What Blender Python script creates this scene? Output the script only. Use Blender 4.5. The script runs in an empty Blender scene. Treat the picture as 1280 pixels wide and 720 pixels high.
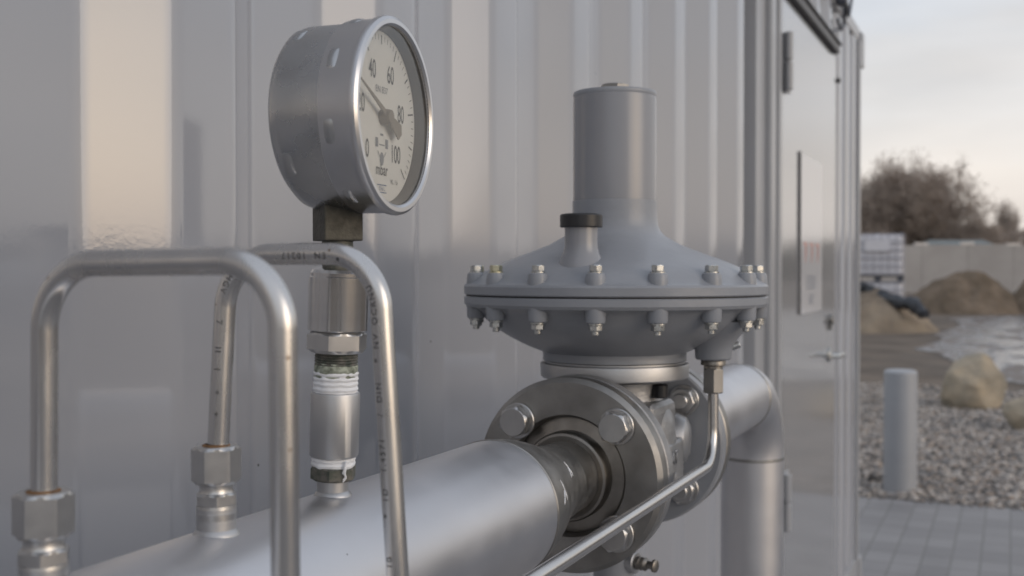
import bpy, bmesh, math, random
from mathutils import Vector, Matrix, noise, Euler
random.seed(7)
sc = bpy.context.scene
COL = sc.collection
R = math.radians
PI = math.pi

# ------------------------------------------------------------------ camera
CAMZ = 1.4; F = 1400.0; YAW = 24.06; PITCH = 0.9
cd = bpy.data.cameras.new("camera"); cam = bpy.data.objects.new("camera", cd); COL.objects.link(cam)
cam.location = (0, 0, CAMZ); cam.rotation_euler = (R(90 - PITCH), 0, R(YAW))
cd.sensor_width = 36; cd.lens = F / 1280 * 36
cd.clip_start = 0.02; cd.clip_end = 3000
cd.dof.use_dof = True; cd.dof.focus_distance = 0.72; cd.dof.aperture_fstop = 11
sc.camera = cam
CM = Matrix.Translation((0, 0, CAMZ)) @ Euler(cam.rotation_euler).to_matrix().to_4x4()

def at(px, py, d):
    """world point seen at photo pixel (px,py) at depth d"""
    return CM @ Vector(((px - 640) / F * d, -(py - 360) / F * d, -d))
def ground(px, py, z=0.0):
    v = at(px, py, 1) - Vector((0, 0, CAMZ))
    return Vector((0, 0, CAMZ)) + v * ((z - CAMZ) / v.z)

# ------------------------------------------------------------------ light
SUN_AZ = 100; SUN_EL = 11         # azimuth clockwise from +Y
w = bpy.data.worlds.new("World"); sc.world = w; w.use_nodes = True
nt = w.node_tree; nt.nodes.clear()
N = nt.nodes.new; L = nt.links.new
out = N('ShaderNodeOutputWorld'); bg = N('ShaderNodeBackground'); bg.inputs['Strength'].default_value = 0.108
sky = N('ShaderNodeTexSky'); sky.sky_type = 'NISHITA'; sky.sun_disc = False
sky.sun_elevation = R(SUN_EL); sky.sun_rotation = R(SUN_AZ); sky.dust_density = 3.0; sky.air_density = 1.0
# cloud deck over the clear sky
tc = N('ShaderNodeTexCoord'); sep = N('ShaderNodeSeparateXYZ'); L(tc.outputs['Generated'], sep.inputs[0])
mp = N('ShaderNodeMapping'); mp.inputs['Scale'].default_value = (1.6, 1.6, 7.0); L(tc.outputs['Generated'], mp.inputs[0])
nz = N('ShaderNodeTexNoise'); nz.inputs['Scale'].default_value = 1.7; nz.inputs['Detail'].default_value = 6; nz.inputs['Roughness'].default_value = 0.5
L(mp.outputs[0], nz.inputs['Vector'])
add = N('ShaderNodeMath'); add.operation = 'MULTIPLY_ADD'; add.inputs[1].default_value = 0.20; L(nz.outputs['Fac'], add.inputs[0]); L(sep.outputs['Z'], add.inputs[2])
ramp = N('ShaderNodeValToRGB'); L(add.outputs[0], ramp.inputs[0])
e = ramp.color_ramp.elements
e[0].position = 0.03; e[0].color = (6.1, 5.6, 5.25, 1)
e[1].position = 0.17; e[1].color = (6.4, 5.9, 5.55, 1)
x = e.new(0.275); x.color = (5.7, 5.6, 5.65, 1)
x = e.new(0.305); x.color = (5.35, 5.5, 5.85, 1)
x = e.new(0.6); x.color = (5.0, 5.25, 5.75, 1)
x = e.new(1.0); x.color = (4.6, 4.9, 5.5, 1)
mix = N('ShaderNodeMix'); mix.data_type = 'RGBA'; mix.inputs['Factor'].default_value = 0.82
L(sky.outputs[0], mix.inputs['A']); L(ramp.outputs[0], mix.inputs['B'])
mp2 = N('ShaderNodeMapping'); mp2.inputs['Scale'].default_value = (2.2, 2.2, 9.0); mp2.inputs['Location'].default_value = (3.1, 1.7, 0.4); L(tc.outputs['Generated'], mp2.inputs[0])
nz2 = N('ShaderNodeTexNoise'); nz2.inputs['Scale'].default_value = 1.5; nz2.inputs['Detail'].default_value = 5; L(mp2.outputs[0], nz2.inputs['Vector'])
mr2 = N('ShaderNodeMapRange'); mr2.inputs['From Min'].default_value = 0.35; mr2.inputs['From Max'].default_value = 0.65; mr2.inputs['To Min'].default_value = 0.94; mr2.inputs['To Max'].default_value = 1.1; L(nz2.outputs['Fac'], mr2.inputs[0])
mul = N('ShaderNodeMix'); mul.data_type = 'RGBA'; mul.blend_type = 'MULTIPLY'; mul.inputs['Factor'].default_value = 1; L(mix.outputs['Result'], mul.inputs['A']); L(mr2.outputs[0], mul.inputs['B'])
L(mul.outputs['Result'], bg.inputs['Color']); L(bg.outputs[0], out.inputs[0])
sd = bpy.data.lights.new("sun", 'SUN'); sd.energy = 0.5; sd.angle = R(44); sd.color = (1, 0.91, 0.85)
sun = bpy.data.objects.new("sun", sd); COL.objects.link(sun)
sv = Vector((math.sin(R(SUN_AZ)) * math.cos(R(SUN_EL)), math.cos(R(SUN_AZ)) * math.cos(R(SUN_EL)), math.sin(R(SUN_EL))))
sun.rotation_euler = sv.to_track_quat('Z', 'Y').to_euler()
vs = sc.view_settings; vs.view_transform = 'Standard'; vs.look = 'None'; vs.exposure = 0.48; vs.gamma = 1
vs.use_curve_mapping = False
sc.render.engine = 'CYCLES'

# ------------------------------------------------------------------ materials
def mat(name, col, metal=0.0, rough=0.5, var=0.0, vscale=20, bump=0.0, bscale=60, rvar=0.0, rscale=12, col2=None,
        stretch=(1, 1, 1), coat=0.0, spec=0.5, detail=4, bdist=0.001, ior=1.5):
    m = bpy.data.materials.new(name); m.use_nodes = True
    t = m.node_tree; b = t.nodes['Principled BSDF']
    b.inputs['Base Color'].default_value = (*col, 1); b.inputs['Metallic'].default_value = metal
    b.inputs['Roughness'].default_value = rough; b.inputs['Coat Weight'].default_value = coat
    b.inputs['Specular IOR Level'].default_value = spec; b.inputs['IOR'].default_value = ior
    tc = t.nodes.new('ShaderNodeTexCoord'); mp = t.nodes.new('ShaderNodeMapping')
    mp.inputs['Scale'].default_value = stretch; t.links.new(tc.outputs['Object'], mp.inputs[0])
    def nz(scale, det=detail):
        n = t.nodes.new('ShaderNodeTexNoise'); n.inputs['Scale'].default_value = scale; n.inputs['Detail'].default_value = det
        t.links.new(mp.outputs[0], n.inputs['Vector']); return n
    if var or col2:
        n = nz(vscale); r = t.nodes.new('ShaderNodeValToRGB'); t.links.new(n.outputs['Fac'], r.inputs[0])
        c2 = col2 or tuple(max(0, c * (1 - var)) for c in col)
        r.color_ramp.elements[0].position = 0.35; r.color_ramp.elements[1].position = 0.65
        r.color_ramp.elements[0].color = (*c2, 1); r.color_ramp.elements[1].color = (*col, 1)
        t.links.new(r.outputs[0], b.inputs['Base Color'])
    if rvar:
        n = nz(rscale); mr = t.nodes.new('ShaderNodeMapRange')
        mr.inputs['From Min'].default_value = 0.3; mr.inputs['From Max'].default_value = 0.7
        mr.inputs['To Min'].default_value = max(0.02, rough - rvar); mr.inputs['To Max'].default_value = rough + rvar
        t.links.new(n.outputs['Fac'], mr.inputs[0]); t.links.new(mr.outputs[0], b.inputs['Roughness'])
    if bump:
        n = nz(bscale); bp = t.nodes.new('ShaderNodeBump'); bp.inputs['Strength'].default_value = bump
        bp.inputs['Distance'].default_value = bdist
        t.links.new(n.outputs['Fac'], bp.inputs['Height']); t.links.new(bp.outputs[0], b.inputs['Normal'])
    return m
def specks(m, scale, thr=0.05, keep=0.12, dark=(0.05, 0.045, 0.04)):
    t = m.node_tree; b = t.nodes['Principled BSDF']; tc = t.nodes.new('ShaderNodeTexCoord')
    vo = t.nodes.new('ShaderNodeTexVoronoi'); vo.inputs['Scale'].default_value = scale; t.links.new(tc.outputs['Object'], vo.inputs['Vector'])
    a = t.nodes.new('ShaderNodeMath'); a.operation = 'LESS_THAN'; a.inputs[1].default_value = thr; t.links.new(vo.outputs['Distance'], a.inputs[0])
    sp = t.nodes.new('ShaderNodeSeparateColor'); t.links.new(vo.outputs['Color'], sp.inputs[0])
    c = t.nodes.new('ShaderNodeMath'); c.operation = 'LESS_THAN'; c.inputs[1].default_value = keep; t.links.new(sp.outputs[0], c.inputs[0])
    d = t.nodes.new('ShaderNodeMath'); d.operation = 'MULTIPLY'; t.links.new(a.outputs[0], d.inputs[0]); t.links.new(c.outputs[0], d.inputs[1])
    mx = t.nodes.new('ShaderNodeMix'); mx.data_type = 'RGBA'; t.links.new(d.outputs[0], mx.inputs['Factor']); mx.inputs['B'].default_value = (*dark, 1)
    src = b.inputs['Base Color'].links
    if src: t.links.new(src[0].from_socket, mx.inputs['A'])
    else: mx.inputs['A'].default_value = b.inputs['Base Color'].default_value
    t.links.new(mx.outputs['Result'], b.inputs['Base Color'])
    return m

M = {}
M['wall'] = mat('container_paint', (0.335, 0.345, 0.375), rough=0.10, bump=0.07, bscale=260, bdist=0.0004, var=0.05, vscale=1.5, rvar=0.03, rscale=2, ior=1.8, detail=2)
M['frame'] = mat('frame_paint', (0.36, 0.365, 0.38), rough=0.3, bump=0.1, bscale=200, var=0.08, vscale=6)
M['door'] = mat('door_paint', (0.46, 0.468, 0.485), metal=0.45, rough=0.12, bump=0.05, bscale=14, bdist=0.0004, ior=2.3, detail=1)
M['satin'] = mat('satin_stainless', (0.64, 0.64, 0.66), metal=1, rough=0.42, var=0.07, vscale=9, rvar=0.05, rscale=30, bump=0.12, bscale=900, bdist=0.0002)
M['satin2'] = mat('blasted_stainless', (0.52, 0.52, 0.525), metal=1, rough=0.46, var=0.1, vscale=12, rvar=0.05, rscale=25, bump=0.2, bscale=700, bdist=0.0002)
M['dullsteel'] = mat('dull_stainless', (0.37, 0.36, 0.345), metal=1, rough=0.45, var=0.3, vscale=28, rvar=0.1, rscale=60, bump=0.2, bscale=300, bdist=0.0003)
M['darksteel'] = mat('heat_tinted_stainless', (0.32, 0.30, 0.275), metal=1, rough=0.40, var=0.35, vscale=35, rvar=0.1, rscale=60)
M['tube'] = mat('drawn_tube', (0.60, 0.59, 0.58), metal=1, rough=0.25, var=0.10, vscale=60, stretch=(1, 1, 0.18), rvar=0.09, rscale=90, bump=0.12, bscale=500, bdist=0.0002)
M['tube2'] = mat('sensing_tube_steel', (0.60, 0.59, 0.58), metal=1, rough=0.27, var=0.06, vscale=40)
M['nut'] = mat('machined_nut', (0.53, 0.525, 0.52), metal=1, rough=0.33, var=0.08, vscale=90, rvar=0.04, rscale=120, bump=0.1, bscale=700, bdist=0.0002)
M['polished'] = mat('turned_stainless', (0.62, 0.61, 0.60), metal=1, rough=0.17, bump=0.1, bscale=160, bdist=0.0001, stretch=(0.02, 0.02, 4), var=0.08, vscale=40)
M['case'] = mat('gauge_case_steel', (0.47, 0.475, 0.48), metal=1, rough=0.28, var=0.12, vscale=30, rvar=0.08, rscale=45, bump=0.08, bscale=300, bdist=0.0002)
M['rim'] = mat('gauge_rim_steel', (0.58, 0.58, 0.59), metal=1, rough=0.3, var=0.05, vscale=40)
M['brass'] = mat('tarnished_block', (0.10, 0.095, 0.08), metal=0.6, rough=0.55, var=0.4, vscale=180, bump=0.4, bscale=500)
M['oxide'] = mat('oxidised_thread', (0.17, 0.16, 0.14), metal=0.5, rough=0.6, col2=(0.08, 0.09, 0.075), vscale=250, bump=0.5, bscale=500)
M['sealant'] = mat('old_sealant', (0.42, 0.45, 0.37), rough=0.8, col2=(0.11, 0.125, 0.09), vscale=300, bump=0.6, bscale=500)
M['ptfe'] = mat('thread_tape', (0.82, 0.83, 0.85), rough=0.55, var=0.08, vscale=300, bump=0.4, bscale=350, stretch=(1, 1, 6))
M['cast'] = mat('cast_stainless', (0.42, 0.42, 0.425), metal=0.85, rough=0.5, var=0.25, vscale=50, bump=0.6, bscale=260, rvar=0.08)
M['blue'] = mat('grey_blue_paint', (0.285, 0.298, 0.325), rough=0.34, var=0.10, vscale=14, bump=0.5, bscale=120, rvar=0.05, rscale=30, bdist=0.0006)
M['blue2'] = mat('grey_enamel_tube', (0.26, 0.265, 0.285), rough=0.24, var=0.05, vscale=9, bump=0.1, bscale=60, bdist=0.0006, spec=0.7)
M['zinc'] = mat('zinc_plate', (0.62, 0.63, 0.62), metal=1, rough=0.3, var=0.25, vscale=200, rvar=0.1, rscale=300)
M['yellowzinc'] = mat('yellow_passivated_zinc', (0.66, 0.63, 0.47), metal=1, rough=0.32, var=0.2, vscale=200)
M['black'] = mat('black_plastic', (0.018, 0.018, 0.02), rough=0.35)
M['gasket'] = mat('dark_gasket', (0.03, 0.03, 0.032), rough=0.6)
M['rust'] = mat('rust_film', (0.24, 0.125, 0.05), rough=0.7, var=0.5, vscale=400)
M['dial'] = mat('dial_white', (0.80, 0.785, 0.765), rough=0.6)
M['ink'] = mat('printing_ink', (0.12, 0.12, 0.125), rough=0.6)
M['tubeink'] = mat('faded_tube_ink', (0.035, 0.035, 0.035), rough=0.6, vscale=500, col2=(0.15, 0.145, 0.14))
M['redink'] = mat('red_ink', (0.50, 0.30, 0.27), rough=0.6)
M['greyink'] = mat('grey_ink', (0.25, 0.26, 0.29), rough=0.6)
M['pointer'] = mat('pointer_grey', (0.27, 0.24, 0.21), rough=0.45)
M['inner'] = mat('inner_ring_dark', (0.13, 0.13, 0.135), rough=0.35, metal=0.4)
M['sheet'] = mat('glossy_notice_sheet', (0.62, 0.62, 0.64), rough=0.12, spec=0.6)
M['bollard'] = mat('galvanised_bollard', (0.36, 0.37, 0.39), metal=0.1, rough=0.5, var=0.06, vscale=6)
M['stone'] = mat('yellow_boulder', (0.40, 0.33, 0.24), rough=0.9, col2=(0.27, 0.24, 0.19), vscale=5, bump=0.9, bscale=14, bdist=0.02)
M['heap'] = mat('brown_soil', (0.21, 0.165, 0.125), rough=1, col2=(0.12, 0.095, 0.07), vscale=1.6, bump=0.9, bscale=6, bdist=0.08, spec=0.1)
M['sandheap'] = mat('sandy_soil', (0.30, 0.245, 0.185), rough=1, col2=(0.19, 0.155, 0.12), vscale=1.4, bump=0.9, bscale=7, bdist=0.06, spec=0.1)
M['concrete'] = mat('precast_concrete', (0.40, 0.385, 0.375), rough=0.9, col2=(0.34, 0.325, 0.315), vscale=0.5, bump=0.3, bscale=9, bdist=0.01)
M['pale'] = mat('pale_concrete', (0.72, 0.68, 0.64), rough=0.9, var=0.1)
M['plastic_white'] = mat('translucent_white_plastic', (0.68, 0.68, 0.72), rough=0.5, var=0.1, vscale=3)
M['cage'] = mat('galvanised_cage', (0.38, 0.38, 0.42), metal=0.4, rough=0.45)
M['darkplastic'] = mat('dark_plastic', (0.05, 0.055, 0.07), rough=0.4)
M['tarp'] = mat('black_sheeting', (0.045, 0.05, 0.06), rough=0.4, var=0.4, vscale=4, bump=0.6, bscale=8, bdist=0.05)
M['roof'] = mat('green_grey_roof', (0.17, 0.19, 0.19), rough=0.6, var=0.2, vscale=1)
M['bark'] = mat('winter_bark', (0.26, 0.22, 0.195), rough=0.95, col2=(0.19, 0.16, 0.14), vscale=2)
M['twig'] = mat('hazed_winter_twigs', (0.42, 0.355, 0.305), rough=0.95, col2=(0.33, 0.28, 0.245), vscale=0.7)  # twigs lightened, distance haze is put into this colour
M['hedge'] = mat('distant_scrub', (0.10, 0.09, 0.07), rough=0.95, col2=(0.06, 0.06, 0.045), vscale=0.3)

specks(M['wall'], 22, 0.028, 0.5); specks(M['satin'], 55, 0.045, 0.3); specks(M['blue'], 60, 0.035, 0.15); specks(M['tube'], 130, 0.09, 0.25, (0.2, 0.15, 0.11))
def glass_mat():
    m = bpy.data.materials.new('instrument_glass'); m.use_nodes = True; t = m.node_tree; t.nodes.clear()
    o = t.nodes.new('ShaderNodeOutputMaterial'); tr = t.nodes.new('ShaderNodeBsdfTransparent'); gl = t.nodes.new('ShaderNodeBsdfGlossy')
    gl.inputs['Roughness'].default_value = 0.03; tr.inputs['Color'].default_value = (0.93, 0.95, 0.95, 1)
    fr = t.nodes.new('ShaderNodeFresnel'); fr.inputs['IOR'].default_value = 1.6
    mx = t.nodes.new('ShaderNodeMixShader'); t.links.new(fr.outputs[0], mx.inputs[0]); t.links.new(tr.outputs[0], mx.inputs[1]); t.links.new(gl.outputs[0], mx.inputs[2])
    t.links.new(mx.outputs[0], o.inputs[0]); return m
M['glass'] = glass_mat()

# ------------------------------------------------------------------ object helpers
ORG = {}
FLAT = {'door', 'door_frame', 'roof_rail', 'bottom_rail', 'corner_post', 'corner_casting', 'drip_rail', 'end_wall', 'back_wall', 'roof', 'floor', 'panel', 'cap_block', 'body_shoulder', 'stem_block', 'junction_box', 'saddle'}
def thing(name, label, cat, loc=(0, 0, 0), group=None, kind=None):
    o = bpy.data.objects.new(name, None); COL.objects.link(o); o.location = loc; o.empty_display_size = 0.05
    ORG[o] = Vector(loc); o['label'] = label; o['category'] = cat
    if group: o['group'] = group
    if kind: o['kind'] = kind
    return o
def tag(o, label=None, cat=None, group=None, kind=None):
    for k, v in (('label', label), ('category', cat), ('group', group), ('kind', kind)):
        if v: o[k] = v
    return o
def build(name, bm, m, parent=None, smooth=True, ang=32, loc=None):
    """link a bmesh given in world coordinates as one mesh object"""
    me = bpy.data.meshes.new(name)
    org = ORG[parent] if parent else Vector(loc or (0, 0, 0))
    bmesh.ops.transform(bm, matrix=Matrix.Translation(-org), verts=bm.verts)
    if name in FLAT: smooth = False
    if smooth:
        for f in bm.faces: f.smooth = True
        for ed in bm.edges:
            if len(ed.link_faces) == 2:
                if ed.calc_face_angle(0) > R(ang): ed.smooth = False
    bm.to_mesh(me); bm.free()
    me.materials.append(m)
    o = bpy.data.objects.new(name, me); COL.objects.link(o)
    if parent: o.parent = parent
    else: o.location = org
    ORG[o] = org
    return o
def frame_of(d):
    d = Vector(d).normalized()
    a = Vector((0, 0, 1)) if abs(d.z) < 0.9 else Vector((1, 0, 0))
    u = d.cross(a).normalized(); v = d.cross(u).normalized()
    return u, v, d
def lathe(bm, o, d, prof, seg=64, cap=True, phase=0.0, u=None):
    """prof = [(radius, height along d)]"""
    uu, vv, d = frame_of(d)
    if u is not None: uu = Vector(u).normalized(); vv = d.cross(uu)
    o = Vector(o); rings = []
    for r, h in prof:
        if r < 1e-6: rings.append([bm.verts.new(o + d * h)])
        else: rings.append([bm.verts.new(o + d * h + (uu * math.cos(2 * PI * i / seg + phase) + vv * math.sin(2 * PI * i / seg + phase)) * r) for i in range(seg)])
    for a, b in zip(rings, rings[1:]):
        for i in range(seg):
            j = (i + 1) % seg
            if len(a) == 1 and len(b) == 1: continue
            if len(a) == 1: bm.faces.new((a[0], b[i], b[j]))
            elif len(b) == 1: bm.faces.new((a[i], b[0], a[j]))
            else: bm.faces.new((a[i], b[i], b[j], a[j]))
    if cap:
        for rg in (rings[0], rings[-1]):
            if len(rg) > 2: bm.faces.new(rg)
    bmesh.ops.recalc_face_normals(bm, faces=bm.faces)
    return bm
def cyl(bm, a, b, r, seg=32, ch=0.0):
    a = Vector(a); b = Vector(b); h = (b - a).length
    if ch: return lathe(bm, a, b - a, [(r - ch, 0), (r, ch), (r, h - ch), (r - ch, h)], seg)
    return lathe(bm, a, b - a, [(r, 0), (r, h)], seg)
def hexnut(bm, a, b, r, phase=0.0, u=None):
    """hexagonal nut with turned chamfers; r = half across corners"""
    a = Vector(a); b = Vector(b); d = (b - a); h = d.length
    uu, vv, dn = frame_of(d)
    if u is not None: uu = Vector(u).normalized(); vv = dn.cross(uu)
    seg = 72; c = min(h * 0.16, r * 0.13); rows = []
    flat = r * math.cos(PI / 6)
    for k, t in enumerate([0, c * 0.35, c, h - c, h - c * 0.35, h]):
        ring = []
        lim = {0: flat * 0.955, 1: flat * 1.0, 2: r * 1.01, 3: r * 1.01, 4: flat * 1.0, 5: flat * 0.955}[k]
        for i in range(seg):
            an = 2 * PI * i / seg; loc = ((an + PI / 6) % (PI / 3)) - PI / 6
            rr = min(flat / math.cos(loc) , lim, r * 0.992) if True else 0
            ang = an + phase
            # chamfer follows the corner
            ring.append(bm.verts.new(a + dn * t + (uu * math.cos(ang) + vv * math.sin(ang)) * rr))
        rows.append(ring)
    for p, q in zip(rows, rows[1:]):
        for i in range(seg):
            j = (i + 1) % seg; bm.faces.new((p[i], q[i], q[j], p[j]))
    bm.faces.new(rows[0]); bm.faces.new(rows[-1])
    bmesh.ops.recalc_face_normals(bm, faces=bm.faces)
    for k in (0, 2, 3, 5):
        for i in range(seg):
            ed = bm.edges.get((rows[k][i], rows[k][(i + 1) % seg]))
            if ed: ed.smooth = False
    return bm
def box(bm, lo, hi, bev=0.0, mtx=None, seg=2):
    lo = Vector(lo); hi = Vector(hi)
    r = bmesh.ops.create_cube(bm, size=1)
    vs_ = r['verts']
    bmesh.ops.transform(bm, matrix=Matrix.Translation((lo + hi) / 2) @ Matrix.Diagonal((*(hi - lo), 1)), verts=vs_)
    if bev:
        ed = set(e for v in vs_ for e in v.link_edges)
        rr = bmesh.ops.bevel(bm, geom=list(ed), offset=bev, segments=seg, affect='EDGES', profile=0.6)
        vs_ = list(set(v for f in rr['faces'] for v in f.verts) | set(v for v in vs_ if v.is_valid))
    if mtx is not None: bmesh.ops.transform(bm, matrix=mtx, verts=vs_)
    return bm
def round_path(pts, rad, n=14):
    pts = [Vector(p) for p in pts]; rads = rad if isinstance(rad, (list, tuple)) else [rad] * (len(pts) - 2)
    out = [pts[0]]
    for i in range(1, len(pts) - 1):
        p0, p, p1 = pts[i - 1], pts[i], pts[i + 1]
        a = (p0 - p).normalized(); b = (p1 - p).normalized()
        th = a.angle(b); rr = rads[i - 1]
        t = rr / math.tan(th / 2)
        c = p + (a + b).normalized() * (rr / math.sin(th / 2))
        s = p + a * t; e_ = p + b * t
        va = s - c; vb = e_ - c; tot = va.angle(vb); ax = va.cross(vb).normalized()
        for k in range(n + 1):
            out.append(c + Matrix.Rotation(tot * k / n, 3, ax) @ va)
    out.append(pts[-1]); return out
def sweep(bm, path, r, seg=28, cap=True):
    path = [Vector(p) for p in path]; n = len(path)
    rs = r if isinstance(r, (list, tuple)) else [r] * n
    T = [(path[min(i + 1, n - 1)] - path[max(i - 1, 0)]).normalized() for i in range(n)]
    u, v, _ = frame_of(T[0]); rings = []
    for i in range(n):
        if i:
            q = T[i - 1].rotation_difference(T[i]); u = q @ u; v = q @ v
        rings.append([bm.verts.new(path[i] + (u * math.cos(2 * PI * k / seg) + v * math.sin(2 * PI * k / seg)) * rs[i]) for k in range(seg)])
    for a, b in zip(rings, rings[1:]):
        for k in range(seg):
            j = (k + 1) % seg; bm.faces.new((a[k], b[k], b[j], a[j]))
    if cap: bm.faces.new(rings[0]); bm.faces.new(rings[-1])
    bmesh.ops.recalc_face_normals(bm, faces=bm.faces)
    return bm
def B(): return bmesh.new()
def text_bm(s, size, align='CENTER', bold=0.0, spc=0):
    cu = bpy.data.curves.new('t', 'FONT'); cu.body = s; cu.size = size; cu.align_x = align; cu.align_y = 'CENTER'; cu.offset = bold
    if spc: cu.space_character = spc
    o = bpy.data.objects.new('t', cu); COL.objects.link(o); bpy.context.view_layer.update()
    me = bpy.data.meshes.new_from_object(o.evaluated_get(bpy.context.evaluated_depsgraph_get()))
    bm = B(); bm.from_mesh(me); bpy.data.objects.remove(o); bpy.data.curves.remove(cu); bpy.data.meshes.remove(me)
    return bm
def merge(dst, src, mtx=None):
    if mtx is not None: bmesh.ops.transform(src, matrix=mtx, verts=src.verts)
    me = bpy.data.meshes.new('tmp'); src.to_mesh(me); src.free(); dst.from_mesh(me); bpy.data.meshes.remove(me)
    return dst
def jitter(bm, amp, sc_, seed=0):
    for v in bm.verts:
        v.co += noise.noise_vector(v.co * sc_ + Vector((seed, seed * 1.7, 0))) * amp

# ================================================================== SETTING
# ground
def sheet(name, pts, z, m, label=None, sub=0):
    bm = B(); vs_ = [bm.verts.new((p[0], p[1], z)) for p in pts]; f = bm.faces.new(vs_)
    if f.normal.z < 0: f.normal_flip()
    return build(name, bm, m, smooth=False)
def ground_mat():
    m = mat('yard_mud', (0.17, 0.135, 0.105), rough=0.9, col2=(0.10, 0.082, 0.066), vscale=0.9, bump=0.8, bscale=3.0, bdist=0.06, detail=8, rvar=0.12, rscale=0.6, spec=0.3)
    return m
g = B()
bmesh.ops.create_grid(g, x_segments=40, y_segments=40, size=900)
tag(build('ground', g, ground_mat(), smooth=False), kind='structure')
# paving
def paving_mat():
    m = mat('concrete_pavers', (0.235, 0.235, 0.25), rough=0.62, spec=0.4)
    t = m.node_tree; b = t.nodes['Principled BSDF']
    tc = t.nodes.new('ShaderNodeTexCoord'); br = t.nodes.new('ShaderNodeTexBrick')
    br.inputs['Scale'].default_value = 1; br.inputs['Brick Width'].default_value = 0.13; br.inputs['Row Height'].default_value = 0.2
    br.inputs['Mortar Size'].default_value = 0.006; br.inputs['Mortar Smooth'].default_value = 0.4
    br.inputs['Color1'].default_value = (0.285, 0.275, 0.275, 1); br.inputs['Color2'].default_value = (0.225, 0.217, 0.218, 1); br.inputs['Mortar'].default_value = (0.19, 0.185, 0.18, 1)
    br.offset = 0.0
    t.links.new(tc.outputs['Object'], br.inputs['Vector'])
    n = t.nodes.new('ShaderNodeTexNoise'); n.inputs['Scale'].default_value = 2.2; n.inputs['Detail'].default_value = 8; t.links.new(tc.outputs['Object'], n.inputs['Vector'])
    mr = t.nodes.new('ShaderNodeMapRange'); mr.inputs['To Min'].default_value = 0.78; mr.inputs['To Max'].default_value = 1.15; t.links.new(n.outputs['Fac'], mr.inputs[0])
    mx = t.nodes.new('ShaderNodeMix'); mx.data_type = 'RGBA'; mx.blend_type = 'MULTIPLY'; mx.inputs['Factor'].default_value = 1
    t.links.new(br.outputs['Color'], mx.inputs['A']); t.links.new(mr.outputs[0], mx.inputs['B']); t.links.new(mx.outputs['Result'], b.inputs['Base Color'])
    bp = t.nodes.new('ShaderNodeBump'); bp.inputs['Strength'].default_value = 0.5; bp.inputs['Distance'].default_value = 0.004; bp.invert = True
    t.links.new(br.outputs['Fac'], bp.inputs['Height']); t.links.new(bp.outputs[0], b.inputs['Normal'])
    return m
tag(sheet('paving', [(-4, -9), (9, -9), (9, 7.17), (-4, 7.17)], 0.006, paving_mat()), kind='structure')
# gravel bed: sheet below, loose stones above
def gravel_mat():
    m = bpy.data.materials.new('river_gravel'); m.use_nodes = True; t = m.node_tree; b = t.nodes['Principled BSDF']
    gi = t.nodes.new('ShaderNodeNewGeometry'); r = t.nodes.new('ShaderNodeValToRGB'); t.links.new(gi.outputs['Random Per Island'], r.inputs[0])
    cs = [(0, (0.15, 0.145, 0.145)), (0.25, (0.25, 0.235, 0.225)), (0.45, (0.34, 0.305, 0.275)), (0.62, (0.33, 0.265, 0.215)), (0.8, (0.44, 0.395, 0.355)), (1, (0.62, 0.57, 0.52))]
    el = r.color_ramp.elements; el[0].color = (*cs[0][1], 1); el[1].color = (*cs[-1][1], 1)
    for p, c in cs[1:-1]: q = el.new(p); q.color = (*c, 1)
    t.links.new(r.outputs[0], b.inputs['Base Color']); b.inputs['Roughness'].default_value = 0.75
    return m
GB = [(-4.5, 7.17), (5, 7.17), (5, 13.3), (2, 13.9), (0.5, 13.6), (-0.6, 14.3), (-1.6, 13.9), (-4.5, 14.2)]
tag(sheet('gravel_bed', GB, 0.004, mat('gravel_base', (0.17, 0.155, 0.14), rough=0.95, var=0.4, vscale=30, bump=1, bscale=40, bdist=0.01)), kind='structure')
def pebbles():
    ico = bmesh.new(); bmesh.ops.create_icosphere(ico, subdivisions=1, radius=1)
    iv = [v.co.copy() for v in ico.verts]; fi = [[v.index for v in f.verts] for f in ico.faces]; ico.free()
    V = []; Fc = []; rnd = random.Random(3)
    for k in range(42000):
        y = 7.13 + (rnd.random() ** 1.15) * 7.2; x = rnd.uniform(-2.6 , 2.2)
        if y > 13.8 + 0.4 * math.sin(x * 3): 
            if rnd.random() < .7: continue
        s = rnd.choice([0.008, 0.010, 0.012, 0.015, 0.018]) * rnd.uniform(.8, 1.25)
        if y < 7.19: s *= 0.7
        a = rnd.random() * 6.28; ca, sa = math.cos(a), math.sin(a); sx, sy, sz = s * rnd.uniform(.9, 1.5), s, s * rnd.uniform(.5, .8)
        z = 0.006 + sz * rnd.uniform(0.3, 1.3) + 0.02*max(0,noise.noise(Vector((x*1.3,y*1.3,0))))
        b0 = len(V)
        for c in iv:
            q = 1 + rnd.uniform(-.16, .16)
            lx, ly, lz = c.x * sx * q, c.y * sy * q, c.z * sz * q
            V.append((x + lx * ca - ly * sa, y + lx * sa + ly * ca, z + lz))
        Fc += [[b0 + i for i in f] for f in fi]
    me = bpy.data.meshes.new('gravel'); me.from_pydata(V, [], Fc); me.materials.append(gravel_mat())
    me.polygons.foreach_set('use_smooth', [True] * len(me.polygons))
    o = bpy.data.objects.new('gravel', me); COL.objects.link(o)
    tag(o, 'loose mixed grey and tan river gravel beyond the paving', 'gravel', kind='stuff')
pebbles()
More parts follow.
